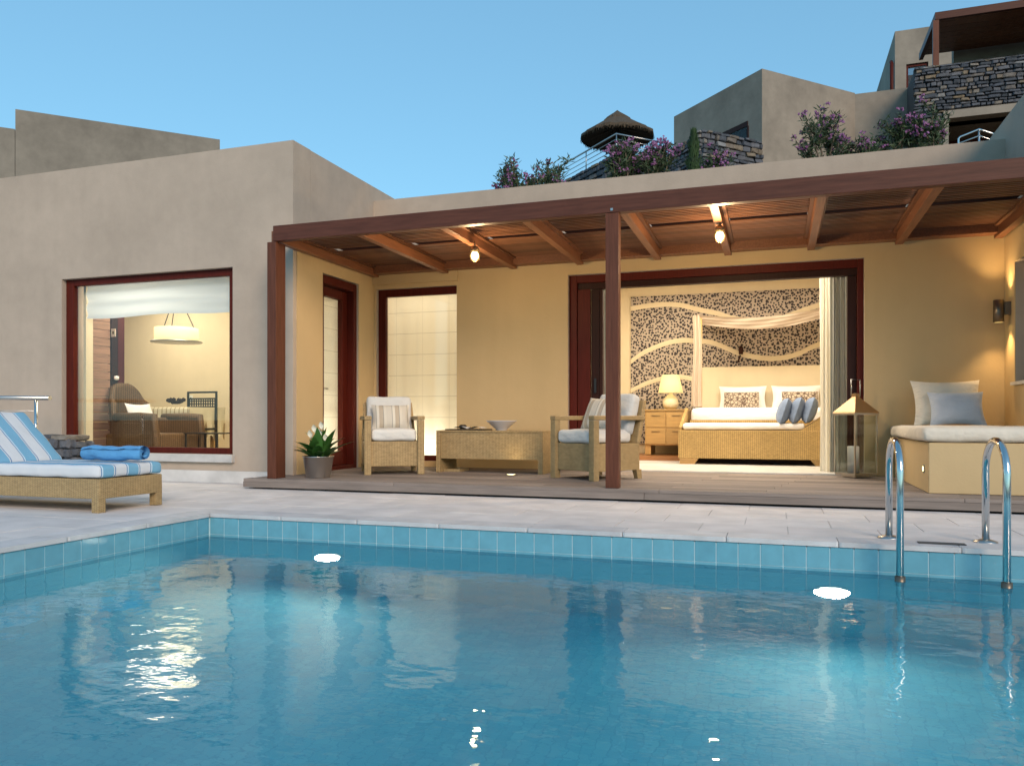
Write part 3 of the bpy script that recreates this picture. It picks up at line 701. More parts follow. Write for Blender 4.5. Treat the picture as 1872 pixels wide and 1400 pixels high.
# ------------------------------------------------------------------ wicker armchairs
def armchair(x, y, rz, label):
    t = thing('wicker_armchair', label, 'armchair', (x, y, DZ), rz, 'wicker armchairs on the deck')
    L_ = dict(local=True)
    part('seat_base', MB().box(-.30, .30, -.285, .30, .085, .345), 'wicker', t, bev=.006, **L_)
    for sx in (-1, 1):
        for sy in (-1, 1):
            x0 = sx*.275; 
            if sy < 0: part('front_leg', MB().box(x0-.035, x0+.035, -.32, -.25, 0, .565), 'wicker', t, bev=.005, **L_)
            else: part('rear_leg', MB().hexa([(x0-.025, .275, 0), (x0+.025, .275, 0), (x0+.025, .33, 0), (x0-.025, .33, 0), (x0-.03, .25, .09), (x0+.03, .25, .09), (x0+.03, .32, .09), (x0-.03, .32, .09)]), 'wicker', t, **L_)
        part('armrest', MB().box(sx*.275-.04, sx*.275+.04, -.322, .36, .567, .61), 'wicker', t, bev=.008, **L_)
    part('back_frame', MB().hexa([(-.30, .265, .345), (.30, .265, .345), (.30, .315, .345), (-.30, .315, .345), (-.27, .39, .765), (.27, .39, .765), (.27, .435, .765), (-.27, .435, .765)]), 'wicker', t, bev=.008, **L_)
    part('seat_cushion', MB().rbox(-.235, .235, -.30, .26, .348, .475, .040, 3, .12), 'white_f', t, **L_)
    bc = MB().rbox(-.245, .245, -.06, .06, 0, .405, .040, 3, 0.001)
    m_ = Matrix.Translation((0, .225, .43)) @ Matrix.Rotation(R(-16), 4, 'X')
    bc.v = [tuple(m_ @ Vector(v)) for v in bc.v]
    part('back_cushion', bc, 'grey_f', t, **L_)
    return t
ch1 = armchair(-3.93, 7.63, R(33), 'tan wicker armchair beside the potted plant, left of the coffee table')
ch2 = copy_tree(ch1); ch2.location = (-1.67, 7.56, DZ); ch2.rotation_euler.z = R(-34)
ch2['label'] = 'tan wicker armchair partly behind the middle post, right of the coffee table'
def scatter(root, dx, dy, label, mtn='cush_str', w=.42, h=.30, lean=28, rz=0):
    b = root.matrix_basis
    mt_ = Matrix.Rotation(rz, 4, 'Z') @ Matrix.Rotation(R(90-lean), 4, 'X')
    mb = MB().cushion(w, h, .13, mt_)
    loc = b @ Vector((dx, dy, .465+h*.46))
    return one('cushion', mb, mtn, label, 'cushion', loc, 'scatter cushions on the deck armchairs', rz=root.rotation_euler.z, local=True)
bpy.context.view_layer.update()
scatter(ch1, .0, .10, 'beige striped cushion leaning in the left armchair')
scatter(ch2, -.03, .08, 'pale striped cushion leaning in the right armchair behind the post', w=.42, h=.36, lean=25)

# ------------------------------------------------------------------ coffee table and things on it
ct = thing('coffee_table', 'low tan wicker coffee table between the two armchairs', 'table', (-2.90, 8.08, DZ))
tx0, tx1, ty0, ty1 = -3.51, -2.30, 7.86, 8.33
part('tabletop', MB().box(tx0, tx1, ty0, ty1, .537, .555), 'wicker', ct, bev=.003)
part('apron', MB().box(tx0+.05, tx1-.05, ty0+.012, ty0+.05, .25, .536), 'wicker', ct)
part('apron', MB().box(tx0+.05, tx1-.05, ty1-.05, ty1-.012, .25, .536), 'wicker', ct)
for x in (tx0, tx1-.05):
    part('side_panel', MB().box(x+.001, x+.049, ty0+.002, ty0+.06, .101, .536).box(x+.001, x+.049, ty1-.06, ty1-.002, .101, .536).box(x+.001, x+.049, ty0+.06, ty1-.06, .101, .536), 'wicker', ct)
part('table_foot', MB().box(tx0+.05, tx0+.24, ty0+.10, ty1-.10, .101, .13), 'wicker', ct)
bp = MB().lathe([(.055, .556), (.06, .566), (.10, .60), (.165, .655), (.172, .662), (.163, .660), (.10, .612), (.0, .585)], (-2.83, 8.08), 36)
one('white_bowl', bp, 'china', 'shallow white bowl on the wicker coffee table', 'bowl', (-2.83, 8.08, .556))
tr = thing('tray', 'dark tray on the left end of the coffee table', 'tray', (-3.18, 8.06, .556))
part('tray_base', MB().box(-3.44, -2.98, 7.94, 8.20, .557, .569), 'black', tr, bev=.003)
mg = thing('magazine', 'open magazine lying on the dark tray', 'magazine', (-3.18, 8.06, .57))
def pg(s_): return lambda u, v: (-3.19+s_*u*.17, 7.97+v*.19, .574+.022*math.sin(u*math.pi*.9)*(1-.2*v))
part('page', MB().sheet(pg(1), 8, 3), 'bed_f', mg); part('page', MB().sheet(pg(-1), 8, 3), 'ltblue_f', mg)
ash = MB().lathe([(0, .571), (.035, .571), (.045, .60), (.03, .615), (0, .61)], (-3.30, 8.12), 16)
one('small_dish', ash, 'black', 'small dark dish beside the magazine on the tray', 'dish', (-3.30, 8.12, .571))

# ------------------------------------------------------------------ potted lily
pt = thing('potted_lily', 'white flowering lily in a tapered steel pot at the deck corner', 'potted plant', (-4.30, 6.78, DZ))
part('pot', MB().lathe([(0, 0), (.115, 0), (.118, .01), (.148, .20), (.154, .205), (.154, .212), (.146, .212), (.14, .19), (.0, .185)], n=40), 'zinc', pt, local=True)
part('soil', MB().lathe([(0, .192), (.14, .192)], n=24), 'earth', pt, local=True)
rs = random.Random(3)
for k in range(58):
    a = rs.uniform(0, 6.28); ln = rs.uniform(.18, .36); tilt = rs.uniform(.1, 1.1); wd = rs.uniform(.026, .050)
    bx, by = rs.uniform(-.06, .06), rs.uniform(-.06, .06); bend = rs.uniform(.2, .8)
    d = Vector((math.cos(a), math.sin(a), 0)); sd = Vector((-d.y, d.x, 0))
    m_ = MB(); pts = []
    def lf(u, v):
        th = tilt+bend*u; z = .19+ln*u*math.cos(tilt+bend*u*.5); r_ = ln*u*math.sin(tilt+bend*u*.5)
        wv = wd*math.sin(math.pi*min(1, u*.93+.07))*(v-.5)*2
        return Vector((bx, by, z))+d*(r_+.0)+sd*wv+Vector((0, 0, .25*abs(wv)))
    part('leaf', m_.sheet(lf, 6, 2), 'leaf', pt, local=True)
for k, (fx, fy, fz) in enumerate(((-.03, .0, .44), (.05, -.03, .40), (-.09, .02, .385), (.02, .05, .47), (.10, .0, .35))):
    st = part('flower_stem', MB().tube([(fx*.3, fy*.3, .19), (fx*.7, fy*.7, fz*.75), (fx, fy, fz)], .004, 6), 'leaf', pt, local=True)
    def pet(u, v, s_=1):
        a = (v-.5)*2; return (fx+.030*a*math.sin(math.pi*min(.97, u*.9+.1)), fy-.02*u-.02*a*a, fz+.075*u+.01*a*a)
    part('flower', MB().sheet(pet, 6, 4).tube([(fx, fy-.01, fz), (fx, fy-.012, fz+.05)], .005, 6), 'petal', pt, local=True)

# ------------------------------------------------------------------ sun lounger
lg = thing('sun_lounger', 'wicker sun lounger with a blue and white mattress beside the pool', 'sun lounger', (-5.6, 4.72, 0))
ly0, ly1, lx0, lx1 = 4.42, 5.03, -6.65, -4.615
part('frame', MB().box(lx0, lx1, ly0, ly1, .10, .245), 'wicker', lg, bev=.006)
for x in (lx0+.005, lx1-.07):
    for y in (ly0-.004, ly1-.061): part('leg', MB().box(x, x+.067, y, y+.065, 0, .18), 'wicker', lg, bev=.004)
part('mattress', MB().rbox(-5.66, lx1+.0, ly0-.01, ly1+.01, .248, .345, .034, 3, .06), 'lounge_str', lg)
bm_ = MB().rbox(-.60, 0, ly0-.01, ly1+.01, -.045, .045, .034, 3, .10)
m_ = Matrix.Translation((-5.66, 0, .315)) @ Matrix.Rotation(R(42), 4, 'Y')
bm_.v = [tuple(m_ @ Vector(v)) for v in bm_.v]
part('backrest', bm_, 'lounge_str', lg)
part('backrest_frame', MB().hexa([tuple(m_ @ Vector(v)) for v in ((-.62, ly0, -.075), (0, ly0, -.075), (0, ly1, -.075), (-.62, ly1, -.075), (-.62, ly0, -.048), (0, ly0, -.048), (0, ly1, -.048), (-.62, ly1, -.048))]), 'wicker', lg)
# rolled towel: a spiral roll
tw = MB(); n = 90; ring = []
for k in range(n+1):
    a = k/n*2*math.pi*3.4; r_ = .020+.038*k/n; ring.append((r_*math.cos(a)*1.0, r_*math.sin(a)))
def roll(u, v):
    k = min(n, int(v*n)); y, z = ring[k]; sag = .004*math.sin(u*9)+.003*math.sin(u*23+v*4)
    tp = 1-.10*abs(2*u-1)**6
    return (-5.12+u*.52, 4.80+y*1.15*tp+.10*(u-.5)*.6, .412+z*1.05*tp+sag)
one('rolled_towel', MB().sheet(roll, 24, n), 'towel', 'rolled bright blue towel on the foot of the lounger', 'towel', (-4.88, 4.8, .36))

# ------------------------------------------------------------------ lantern + candle
ln = thing('floor_lantern', 'tall metal and glass floor lantern beside the bedroom curtain', 'lantern', (.755, 8.50, DZ), R(38))
h_ = .135
part('base', MB().box(-h_, h_, -h_, h_, .025, .045).box(-.09, .09, -.09, .09, 0, .025), 'steel_r', ln, local=True)
for sx in (-1, 1):
    for sy in (-1, 1): part('corner_post', MB().box(sx*h_-.007, sx*h_+.007, sy*h_-.007, sy*h_+.007, .045, .62), 'steel_r', ln, local=True)
for k in range(4):
    g = MB().box(-h_+.009, h_-.009, -.002, .002, .05, .612); m_ = Matrix.Rotation(k*math.pi/2, 4, 'Z') @ Matrix.Translation((0, h_, 0))
    g.v = [tuple(m_ @ Vector(v)) for v in g.v]; part('glass_pane', g, 'lglass', ln, local=True)
part('top_rim', MB().box(-h_-.012, h_+.012, -h_-.012, h_+.012, .62, .637), 'steel_r', ln, local=True)
part('roof', MB().lathe([(.215, .637), (.205, .65), (.05, .78), (.035, .80), (.035, .83), (.0, .835)], n=4, smooth=False, a0=math.pi/4), 'brass', ln, local=True)
part('handle', MB().tube([(-.055, 0, .80), (-.055, 0, .97), (.055, 0, .97), (.055, 0, .80)], .005, 8), 'steel_r', ln, local=True)
one('pillar_candle', MB().lathe([(0, .262), (.052, .262), (.055, .255), (.055, 0), (0, 0)], n=28), 'candle', 'thick white pillar candle inside the floor lantern', 'candle', (.73, 8.47, DZ+.047), local=True)

# ------------------------------------------------------------------ daybed bench
db = thing('daybed', 'built in plaster daybed with a cream mattress at the right end of the deck', 'daybed', (1.6, 7.7, DZ))
part('plinth', MB().box(1.13, XR-.002, 6.83, YW-.012, DZ+.001, .495), 'stucco_porch', db, bev=.006)
part('mattress', MB().rbox(1.085, XR-.005, 6.80, YW-.02, .50, .615, .045, 3, .14), 'cream_f', db)
slt = part('step_light', MB().box(1.122, 1.129, 7.02, 7.05, .25, .31), 'steel_r', db)
part('slot', MB().box(1.119, 1.122, 7.028, 7.042, .262, .298), 'bulb', slt)
for nm, lab, mt, w_, h2, loc, lean, rz in (('pillow', 'large cream pillow propped against the rear wall on the daybed', 'cream_f', .60, .46, (1.53, 8.34, .83), 20, 4),
                                         ('pillow', 'pale blue pillow leaning on the large cream one on the daybed', 'ltblue_f', .47, .34, (1.58, 8.17, .775), 24, 2)):
    one(nm, MB().cushion(w_, h2, .17, Matrix.Rotation(R(90-lean), 4, 'X')), mt, lab, 'pillow', loc, rz=R(rz), local=True)

# ------------------------------------------------------------------ bedroom
one('mural_panel', MB().box(-2.10, .75, 11.975, 11.998, .30, 2.54), 'mural', 'pebble patterned mural panel covering the bedroom rear wall', 'mural', (-.7, 11.98, .3))
def band(pts, th, name, lab):
    def fn(u, v):
        t = u*(len(pts)-1); i = min(int(t), len(pts)-2); f = t-i
        p = [pts[max(i-1, 0)], pts[i], pts[i+1], pts[min(i+2, len(pts)-1)]]
        q = [.5*((2*p[1][k])+(-p[0][k]+p[2][k])*f+(2*p[0][k]-5*p[1][k]+4*p[2][k]-p[3][k])*f*f+(-p[0][k]+3*p[1][k]-3*p[2][k]+p[3][k])*f**3) for k in (0, 1)]
        return (q[0], 11.968-.006*math.sin(math.pi*v), q[1]+(v-.5)*th)
    one(name, MB().sheet(fn, 60, 3), 'plaster_in', lab, 'wall relief', (0, 11.97, 1), 'wavy relief bands on the mural')
band([(-2.10, 2.361), (-1.87, 2.391), (-1.605, 2.405), (-1.344, 2.38), (-1.087, 2.303), (-.833, 2.24), (-.583, 2.152), (-.213, 2.098), (.1, 2.137), (.362, 2.226), (.75, 2.34)], .075, 'relief_band', 'uppermost wavy cream band crossing the pebble mural, under the canopy swag')
band([(-2.10, 1.55), (-1.95, 1.658), (-1.737, 1.759), (-1.5, 1.832), (-1.292, 1.852), (-1.087, 1.837), (-.909, 1.813), (-.707, 1.73), (-.533, 1.647), (-.336, 1.591), (-.092, 1.551), (.148, 1.566), (.338, 1.624), (.479, 1.695), (.75, 1.80)], .075, 'relief_band', 'middle wavy cream band crossing the pebble mural above the headboard')
band([(-2.10, 1.105), (-1.923, 1.189), (-1.71, 1.266), (-1.5, 1.303), (-1.292, 1.299), (-1.04, 1.235)], .070, 'relief_band', 'lowest short wavy cream band on the mural behind the table lamp')
one('headboard', MB().box(-1.03, .75, 11.90, 11.965, .3, 1.44), 'plaster_in', 'plain cream headboard panel behind the bed', 'headboard', (-.1, 11.93, .3), bev=.004)
be = thing('canopy_bed', 'white bed in front of the cream headboard', 'bed', (-.2, 11.4, .105))
part('bed_frame', MB().box(-1.12, .66, 10.93, 11.88, .20, .60), 'wicker_bed', be, bev=.005)
part('mattress', MB().rbox(-1.10, .65, 10.95, 11.88, .60, .83, .06, 3, .03), 'bed_f', be)
part('bedside_rail', MB().hexa([(-1.175, 10.24, .50), (-1.14, 10.24, .50), (-1.14, 11.0, .50), (-1.175, 11.0, .50), (-1.175, 10.24, .575), (-1.14, 10.24, .575), (-1.14, 11.0, .83), (-1.175, 11.0, .83)]), 'wicker_bed', be)
sf = thing('wicker_bench', 'golden wicker sofa with a white seat at the foot of the bed', 'sofa', (-.3, 10.5, .105))
part('front_panel', MB().box(-1.18, .62, 10.20, 10.86, .18, .535), 'wicker_bed', sf, bev=.006)
part('raised_arm', MB().hexa([(.20, 10.203, .53), (.618, 10.203, .53), (.618, 10.86, .53), (.20, 10.86, .53), (.30, 10.203, .545), (.618, 10.203, .76), (.618, 10.86, .76), (.30, 10.86, .545)]), 'wicker_bed', sf)
part('seat_mattress', MB().rbox(-1.13, .34, 10.23, 10.84, .54, .625, .036, 3, .05), 'bed_f', sf)
part('rear_rail', MB().box(-1.10, .60, 10.862, 10.91, .50, .665), 'wicker_bed', sf)
part('front_foot', MB().hexa([(-1.165, 10.22, .106), (-.98, 10.22, .106), (-.98, 10.32, .106), (-1.165, 10.32, .106), (-1.165, 10.22, .18), (-.93, 10.22, .18), (-.93, 10.32, .18), (-1.165, 10.32, .18)]), 'oak', sf)
part('front_foot', MB().hexa([(.46, 10.22, .106), (.61, 10.22, .106), (.61, 10.32, .106), (.46, 10.32, .106), (.40, 10.22, .18), (.61, 10.22, .18), (.61, 10.32, .18), (.40, 10.32, .18)]), 'oak', sf)
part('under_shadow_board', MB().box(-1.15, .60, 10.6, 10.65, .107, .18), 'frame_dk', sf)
for k, (x, z, lab) in enumerate(((.10, .775, 'slate blue round bolster, leftmost of three leaning on the wicker sofa'), (.25, .785, 'slate blue round bolster, middle of three leaning on the wicker sofa'), (.40, .785, 'slate blue round bolster, rightmost of three beside the white curtain'))):
    m_ = Matrix.Rotation(R(18), 4, 'Y') @ Matrix.Rotation(R(90), 4, 'Y') @ Matrix.Rotation(R(90), 4, 'Z')
    one('bolster', MB().cushion(.42, .33, .17, m_, ears=-.03), 'blue_f', lab, 'cushion', (x, 10.42, z), 'blue bolsters on the wicker sofa', local=True)
for x, w_, lab in ((-.45, .66, 'white bed pillow on the left behind a patterned cushion'), (.27, .66, 'white bed pillow on the right behind the blue bolsters')):
    one('pillow', MB().cushion(w_, .36, .16, Matrix.Rotation(R(72), 4, 'X'), ears=.08), 'bed_f', lab, 'pillow', (x, 11.74, .98), local=True)
for x, lab in ((-.46, 'brown patterned cushion on the left of the bed'), (.32, 'brown patterned cushion on the right of the bed')):
    one('patterned_cushion', MB().cushion(.48, .26, .10, Matrix.Rotation(R(68), 4, 'X'), ears=.02), 'swirl', lab, 'cushion', (x, 11.60, .94), local=True)
# canopy: post drape + sagging swag
def drape(u, v):
    w_ = .095+.05*v; return (-1.065+w_*(u-.15)+.012*math.sin(v*5), 11.0+.02*math.sin(u*14+v*1.5), 2.10-v*1.25)
cn = thing('bed_canopy', 'cream cloth canopy hanging from a post above the bed', 'canopy', (-1.0, 11.0, .83))
part('side_drape', MB().sheet(drape, 24, 30), 'canopy', cn)
part('canopy_post', MB().box(-.985, -.955, 11.03, 11.06, .80, 2.08), 'oak', cn)
def swag(u, v):
    x = -1.06+u*1.75; sag = .11*math.sin(math.pi*min(1, max(0, u)))
    return (x, 11.0+v*.10+.005*math.sin(u*22+v*6), 2.10-sag*.75-.13*v*(.65+.5*math.sin(math.pi*u))-.006*math.sin(v*20+u*8)+.03*u)
part('swag', MB().sheet(swag, 60, 12), 'canopy', cn)
def ctop(u, v): return (-1.06+u*1.75, 11.0+v*.9, 2.105-.08*math.sin(math.pi*u)+.03*u)
part('canopy_top', MB().sheet(ctop, 24, 6), 'canopy', cn)
rd = one('reading_light', MB().tube([(-.49, 11.96, 1.60), (-.49, 11.90, 1.60), (-.52, 11.88, 1.50)], .012).lathe([(.03, 1.62), (.035, 1.70), (.02, 1.74), (0, 1.74)], (-.48, 11.92), 14), 'frame_dk', 'small dark reading light on the mural left of the pillows', 'wall light', (-.49, 11.93, 1.5))
# nightstand and lamp
ns = thing('nightstand', 'honey oak nightstand with four drawers beside the bed', 'nightstand', (-1.48, 11.5, .16))
part('body', MB().box(-1.78, -1.18, 11.32, 11.80, .30, .79).box(-1.78, -1.70, 11.33, 11.79, .17, .30).box(-1.26, -1.18, 11.33, 11.79, .17, .30), 'oak', ns, bev=.003)
part('top', MB().box(-1.80, -1.16, 11.30, 11.82, .791, .818), 'oak', ns, bev=.003)
for a, b in ((-1.765, -1.485), (-1.475, -1.195)):
    for c, d in ((.56, .775), (.32, .55)):
        dr = part('drawer', MB().box(a, b, 11.306, 11.32, c, d), 'oak', ns, bev=.003)
        part('drawer_handle', MB().box((a+b)/2-.06, (a+b)/2+.06, 11.298, 11.306, d-.055, d-.045), 'brass', dr)
lp = thing('table_lamp', 'round cream table lamp glowing on the nightstand', 'table lamp', (-1.44, 11.5, .82))
part('lamp_base', MB().lathe([(0, 0), (.07, 0), (.10, .03), (.115, .08), (.105, .14), (.06, .19), (.03, .21), (.025, .26)], n=32), 'lampbase', lp, local=True)
part('lamp_shade', MB().lathe([(.178, .235), (.118, .495)], n=40), 'shade', lp, local=True)
part('bulb', MB().lathe([(0, .30), (.03, .32), (.04, .36), (.02, .40), (0, .41)], n=16), 'bulb', lp, local=True)
point('lamp_light', (-1.44, 11.5, 1.18), 9, (1, .78, .42), .04, lp)
# curtains
def curtain(name, x0, x1, y, z0, z1, folds, mt, lab, amp=.03):
    def fn(u, v): return (x0+u*(x1-x0)+.012*math.sin(v*3+u*9)*v, y+amp*math.sin(u*folds*2*math.pi)*(1-.25*v)+.01*math.sin(v*5+u*20), z1-v*(z1-z0))
    one(name, MB().sheet(fn, folds*12, 20), mt, lab, 'curtain', ((x0+x1)/2, y, z0))
curtain('sheer_curtain', .455, .575, YW+.50, .11, 2.5, 4, 'curtain_w', 'white sheer curtain hanging left of the grey one at the bedroom doors', .02)
curtain('grey_curtain', .55, .80, YW+.36, .11, 2.5, 5, 'curtain_g', 'grey curtain gathered at the right side of the bedroom doors', .035)
curtain('grey_curtain', -1.97, -1.86, YW+.38, .11, 2.5, 3, 'curtain_g', 'narrow grey curtain gathered behind the middle post', .03)
curtain('sheer_curtain', -1.87, -1.74, YW+.45, .11, 2.5, 3, 'curtain_w', 'white sheer curtain gathered behind the middle post', .02)

# ------------------------------------------------------------------ living room seen through the picture window
pp = thing('plank_shutter', 'brown horizontal plank shutter inside the picture window', 'shutter', (-8.06, 7.6, .1))
pu = bm_unit('plank', .03)
for k in range(21): piece('plank', pu, 'plank', pp, (-8.03, 7.63, .17+k*.105), (.04, .42, .100))
part('shutter_stile', MB().box(-8.06, -8.0, 7.85, 7.95, .1, 2.6), 'frame_dk', pp)
part('shutter_stile', MB().box(-8.06, -8.0, 7.955, 8.06, .1, 2.6), 'frame', pp)
part('handle', MB().lathe([(0, 1.17), (.03, 1.18), (.03, 1.22), (0, 1.23)], (-7.97, 7.9), 14), 'candle', pp)
pe = thing('pendant_lamp', 'round white pendant lamp glowing in the living room', 'pendant lamp', (-7.54, 8.5, 1.68))
cx_, cy_ = -7.56, 8.5
part('lamp_shade', MB().lathe([(.275, 1.70), (.275, 1.885)], (cx_, cy_), 40), 'shade', pe)
part('rim', MB().lathe([(.0, 1.693), (.32, 1.693), (.325, 1.70), (.32, 1.708), (.277, 1.708)], (cx_, cy_), 40), 'steel_r', pe)
part('glow_drum', MB().lathe([(.22, 1.715), (.22, 1.88)], (cx_, cy_), 30), 'drum', pe)
for k in range(3):
    a = k*2.1+.5; part('cord', MB().tube([(cx_+.22*math.cos(a), cy_+.22*math.sin(a), 1.89), (cx_+.04*math.cos(a), cy_+.04*math.sin(a), 2.3), (cx_, cy_, 2.66)], .006, 6), 'black', pe)
point('pendant_light', (cx_, cy_, 2.10), 9, (1, .80, .48), .22, pe)
# wicker tub chair
wc = thing('wicker_tub_chair', 'dark brown wicker armchair with a high rounded back behind the window', 'armchair', (-7.6, 8.0, .1))
def tub(u, v):   # shell: arm - back - arm, open toward +x
    a = (u-.5)*2; th = math.pi/2+ (u)*math.pi
    cx, cy = -7.55, 8.02; rx, ry = .52, .40
    x = cx+rx*math.cos(th); y = cy+ry*math.sin(th)
    ext = max(0, abs(a)-.62)/.38
    if ext > 0: x = -7.62+ext*.62; y = cy+(-1 if a > 0 else 1)*ry*1.0 if True else y
    topz = .70+.44*max(0, 1-(abs(a)/.60)**3)
    return (x+.05*v*(1 if abs(a) < .5 else 0)*-1, y, .12+(topz-.12)*v)
o_ = part('woven_shell', MB().sheet(tub, 60, 16), 'wicker_dk', wc)
so_ = o_.modifiers.new('thick', 'SOLIDIFY'); so_.thickness = .07; so_.offset = 0
part('seat_base', MB().rbox(-8.0, -7.0, 7.66, 8.38, .14, .50, .04, 3), 'wicker_dk', wc)
part('arm_roll', MB().tube([(-7.75, 7.62, .70), (-7.3, 7.62, .71), (-7.02, 7.62, .70), (-6.99, 7.62, .5), (-6.99, 7.62, .14)], .05, 12), 'wicker_dk', wc)
part('arm_roll', MB().tube([(-7.75, 8.42, .70), (-7.3, 8.42, .71), (-7.02, 8.42, .70), (-6.99, 8.42, .5), (-6.99, 8.42, .14)], .05, 12), 'wicker_dk', wc)
wc.location.x = -7.585; wc.scale.x = .82
one('cushion', MB().cushion(.42, .42, .14, Matrix.Rotation(R(70), 4, 'Y')), 'bed_f', 'white cushion inside the brown wicker tub chair', 'cushion', (-7.66, 8.0, .68), local=True)
dt = thing('dining_table', 'dining table under a striped cloth behind the wicker tub chair', 'table', (-7.9, 8.85, .1))
part('tabletop', MB().box(-8.5, -7.36, 8.5, 9.2, .80, .83), 'oak', dt)
for x in (-8.42, -7.46):
    for y in (8.58, 9.1): part('leg', MB().box(x-.03, x+.03, y-.03, y+.03, .1, .80), 'oak', dt)
def cloth(u, v):
    if v < .6:
        t = v/.6; return (-8.52+u*1.18, 9.2-t*.72, .836+.002*math.sin(u*30))
    t = (v-.6)/.4; return (-8.52+u*1.18, 8.48-.02*math.sin(u*26)*t-.02*t, .836-t*(.34+.03*math.sin(u*18)))
one('striped_tablecloth', MB().sheet(cloth, 60, 24), 'cloth_str', 'cream and brown striped tablecloth hanging over the dining table', 'tablecloth', (-7.9, 8.85, .5))
def cl2(u, v): return (-7.335+.02*math.sin(u*24)*v, 8.48+u*.72, .836-v*(.42+.04*math.sin(u*20)))
one('table_runner', MB().sheet(cl2, 30, 10), 'cloth_str', 'wavy edged end of cloth hanging at the right side of the dining table', 'tablecloth', (-7.33, 8.8, .4))
fl = MB(); rs = random.Random(5)
for k in range(16):
    a, b = rs.uniform(0, 6.28), rs.uniform(.02, .09); fl.lathe([(0, .86+b*.6), (.025, .87+b*.6), (.028, .90+b*.6), (0, .92+b*.6)], (-7.75+b*math.cos(a)*1.6, 8.7+b*math.sin(a)), 8)
one('table_ornament', fl, 'frame_dk', 'dark red dried flower ornament on the dining table', 'ornament', (-7.75, 8.7, .84))
mc = thing('metal_chair', 'black metal chair with a grid back behind the dining table', 'chair', (-7.45, 8.95, .1))
cb = [(-7.78, 8.98), (-7.30, 8.98)]
part('back_frame', MB().box(-7.80, -7.775, 8.97, 8.99, .1, 1.06).box(-7.325, -7.30, 8.97, 8.99, .1, 1.06).box(-7.775, -7.325, 8.971, 8.989, 1.035, 1.06).box(-7.775, -7.325, 8.971, 8.989, .95, .97), 'black', mc)
gb = MB()
for k in range(12): gb.box(-7.77+k*.039, -7.758+k*.039, 8.974, 8.986, .60, .95)
for k in range(9): gb.box(-7.775, -7.325, 8.976, 8.984, .60+k*.04, .614+k*.04)
part('back_grid', gb, 'black', mc)
part('seat', MB().box(-7.80, -7.30, 8.56, 8.97, .53, .555), 'black', mc)
for x in (-7.79, -7.32): part('front_leg', MB().box(x, x+.02, 8.57, 8.59, .1, .53), 'black', mc)
st = thing('side_table', 'small dark metal side table at the right edge of the picture window', 'side table', (-6.85, 8.2, .1))
part('top', MB().box(-7.05, -6.55, 8.05, 8.45, .49, .505), 'black', st)
for x in (-7.045, -6.57):
    for y in (8.06, 8.42): part('leg', MB().box(x, x+.02, y, y+.02, .1, .49), 'black', st)
def plate(x, y, z, lab):
    t = thing('wall_switch', lab, 'switch', (x, y, z))
    part('plate', MB().box(x-.035, x+.035, y-.006, y, z-.05, z+.05), 'candle', t); part('rocker', MB().box(x-.012, x+.012, y-.010, y-.0065, z-.018, z+.018), 'bronze', t)
plate(-7.96, 7.845, 1.77, 'small white wall switch high beside the plank shutter')
plate(-8.53, 9.898, .99, 'small white wall switch low on the cream wall beside the metal chair')

# ------------------------------------------------------------------ railing at the far left, stone stub
rl = thing('terrace_railing', 'steel railing with a round handrail at the left end of the terrace', 'railing', (-7.6, 6.35, 0))
part('handrail', MB().tube([(-10.5, 6.35, .945), (-7.30, 6.35, .90)], .024, 14), 'steel_r', rl)
for x in (-7.50, -8.6, -9.7): part('baluster', MB().tube([(x, 6.35, 0), (x, 6.35, .90)], .017, 12), 'steel', rl)
for k in range(5): part('wire', MB().tube([(-10.5, 6.35, .78-k*.14), (-7.50, 6.35, .765-k*.14)], .005, 6), 'steel_r', rl)
stn = [bm_unit('stone', .16, .09, k) for k in range(8)]
def stone_face(root, Pt, Dv, L, z0, ztop, rowh, wmin, wmax, seed, depth=.12, keep=None):
    """courses of individual stones on the vertical face starting at Pt and running along Dv; outward normal is Dv turned clockwise"""
    rs = random.Random(seed); Dn = Vector((Dv[0], Dv[1], 0)).normalized(); Nn = Vector((Dn.y, -Dn.x, 0)); rz = math.atan2(Dn.y, Dn.x); z = z0; n = 0
    while z < max(ztop(0), ztop(L)):
        h = rowh*rs.uniform(.65, 1.35); t = -rs.uniform(0, wmax*.5)
        while t < L:
            w_ = rs.uniform(wmin, wmax); a, b = max(0, t), min(L, t+w_); t += w_
            if b-a < .04: continue
            tc = (a+b)/2; top = min(ztop(a), ztop(b), z+h)
            if top-z < .03: continue
            c = Vector((Pt[0], Pt[1], (z+top)/2))+Dn*tc+Nn*rs.uniform(-.03, .01)
            piece('stone', rs.choice(stn), 'stone', root, c, (b-a-.012, depth, top-z-.010), rz, (rs.uniform(-.08, .08), rs.uniform(-.09, .09))); n += 1
        z += h
    return n
ss = thing('stone_stub_wall', 'low grey stone wall end behind the sun lounger', 'stone wall', (-7.35, 6.6, 0))
part('core', MB().box(-7.70, -7.18, 6.50, 6.72, 0, .42), 'mortar', ss)
stone_face(ss, (-7.72, 6.49), (1, 0), .56, 0, lambda t: .47, .10, .12, .26, 2)
stone_face(ss, (-7.16, 6.49), (0, 1), .25, 0, lambda t: .47, .10, .12, .26, 3)
for k, (a, b) in enumerate(((-7.74, -7.45), (-7.44, -7.15))): piece('cap_stone', stn[k], 'stone', ss, ((a+b)/2, 6.60, .475), (b-a, .30, .06))

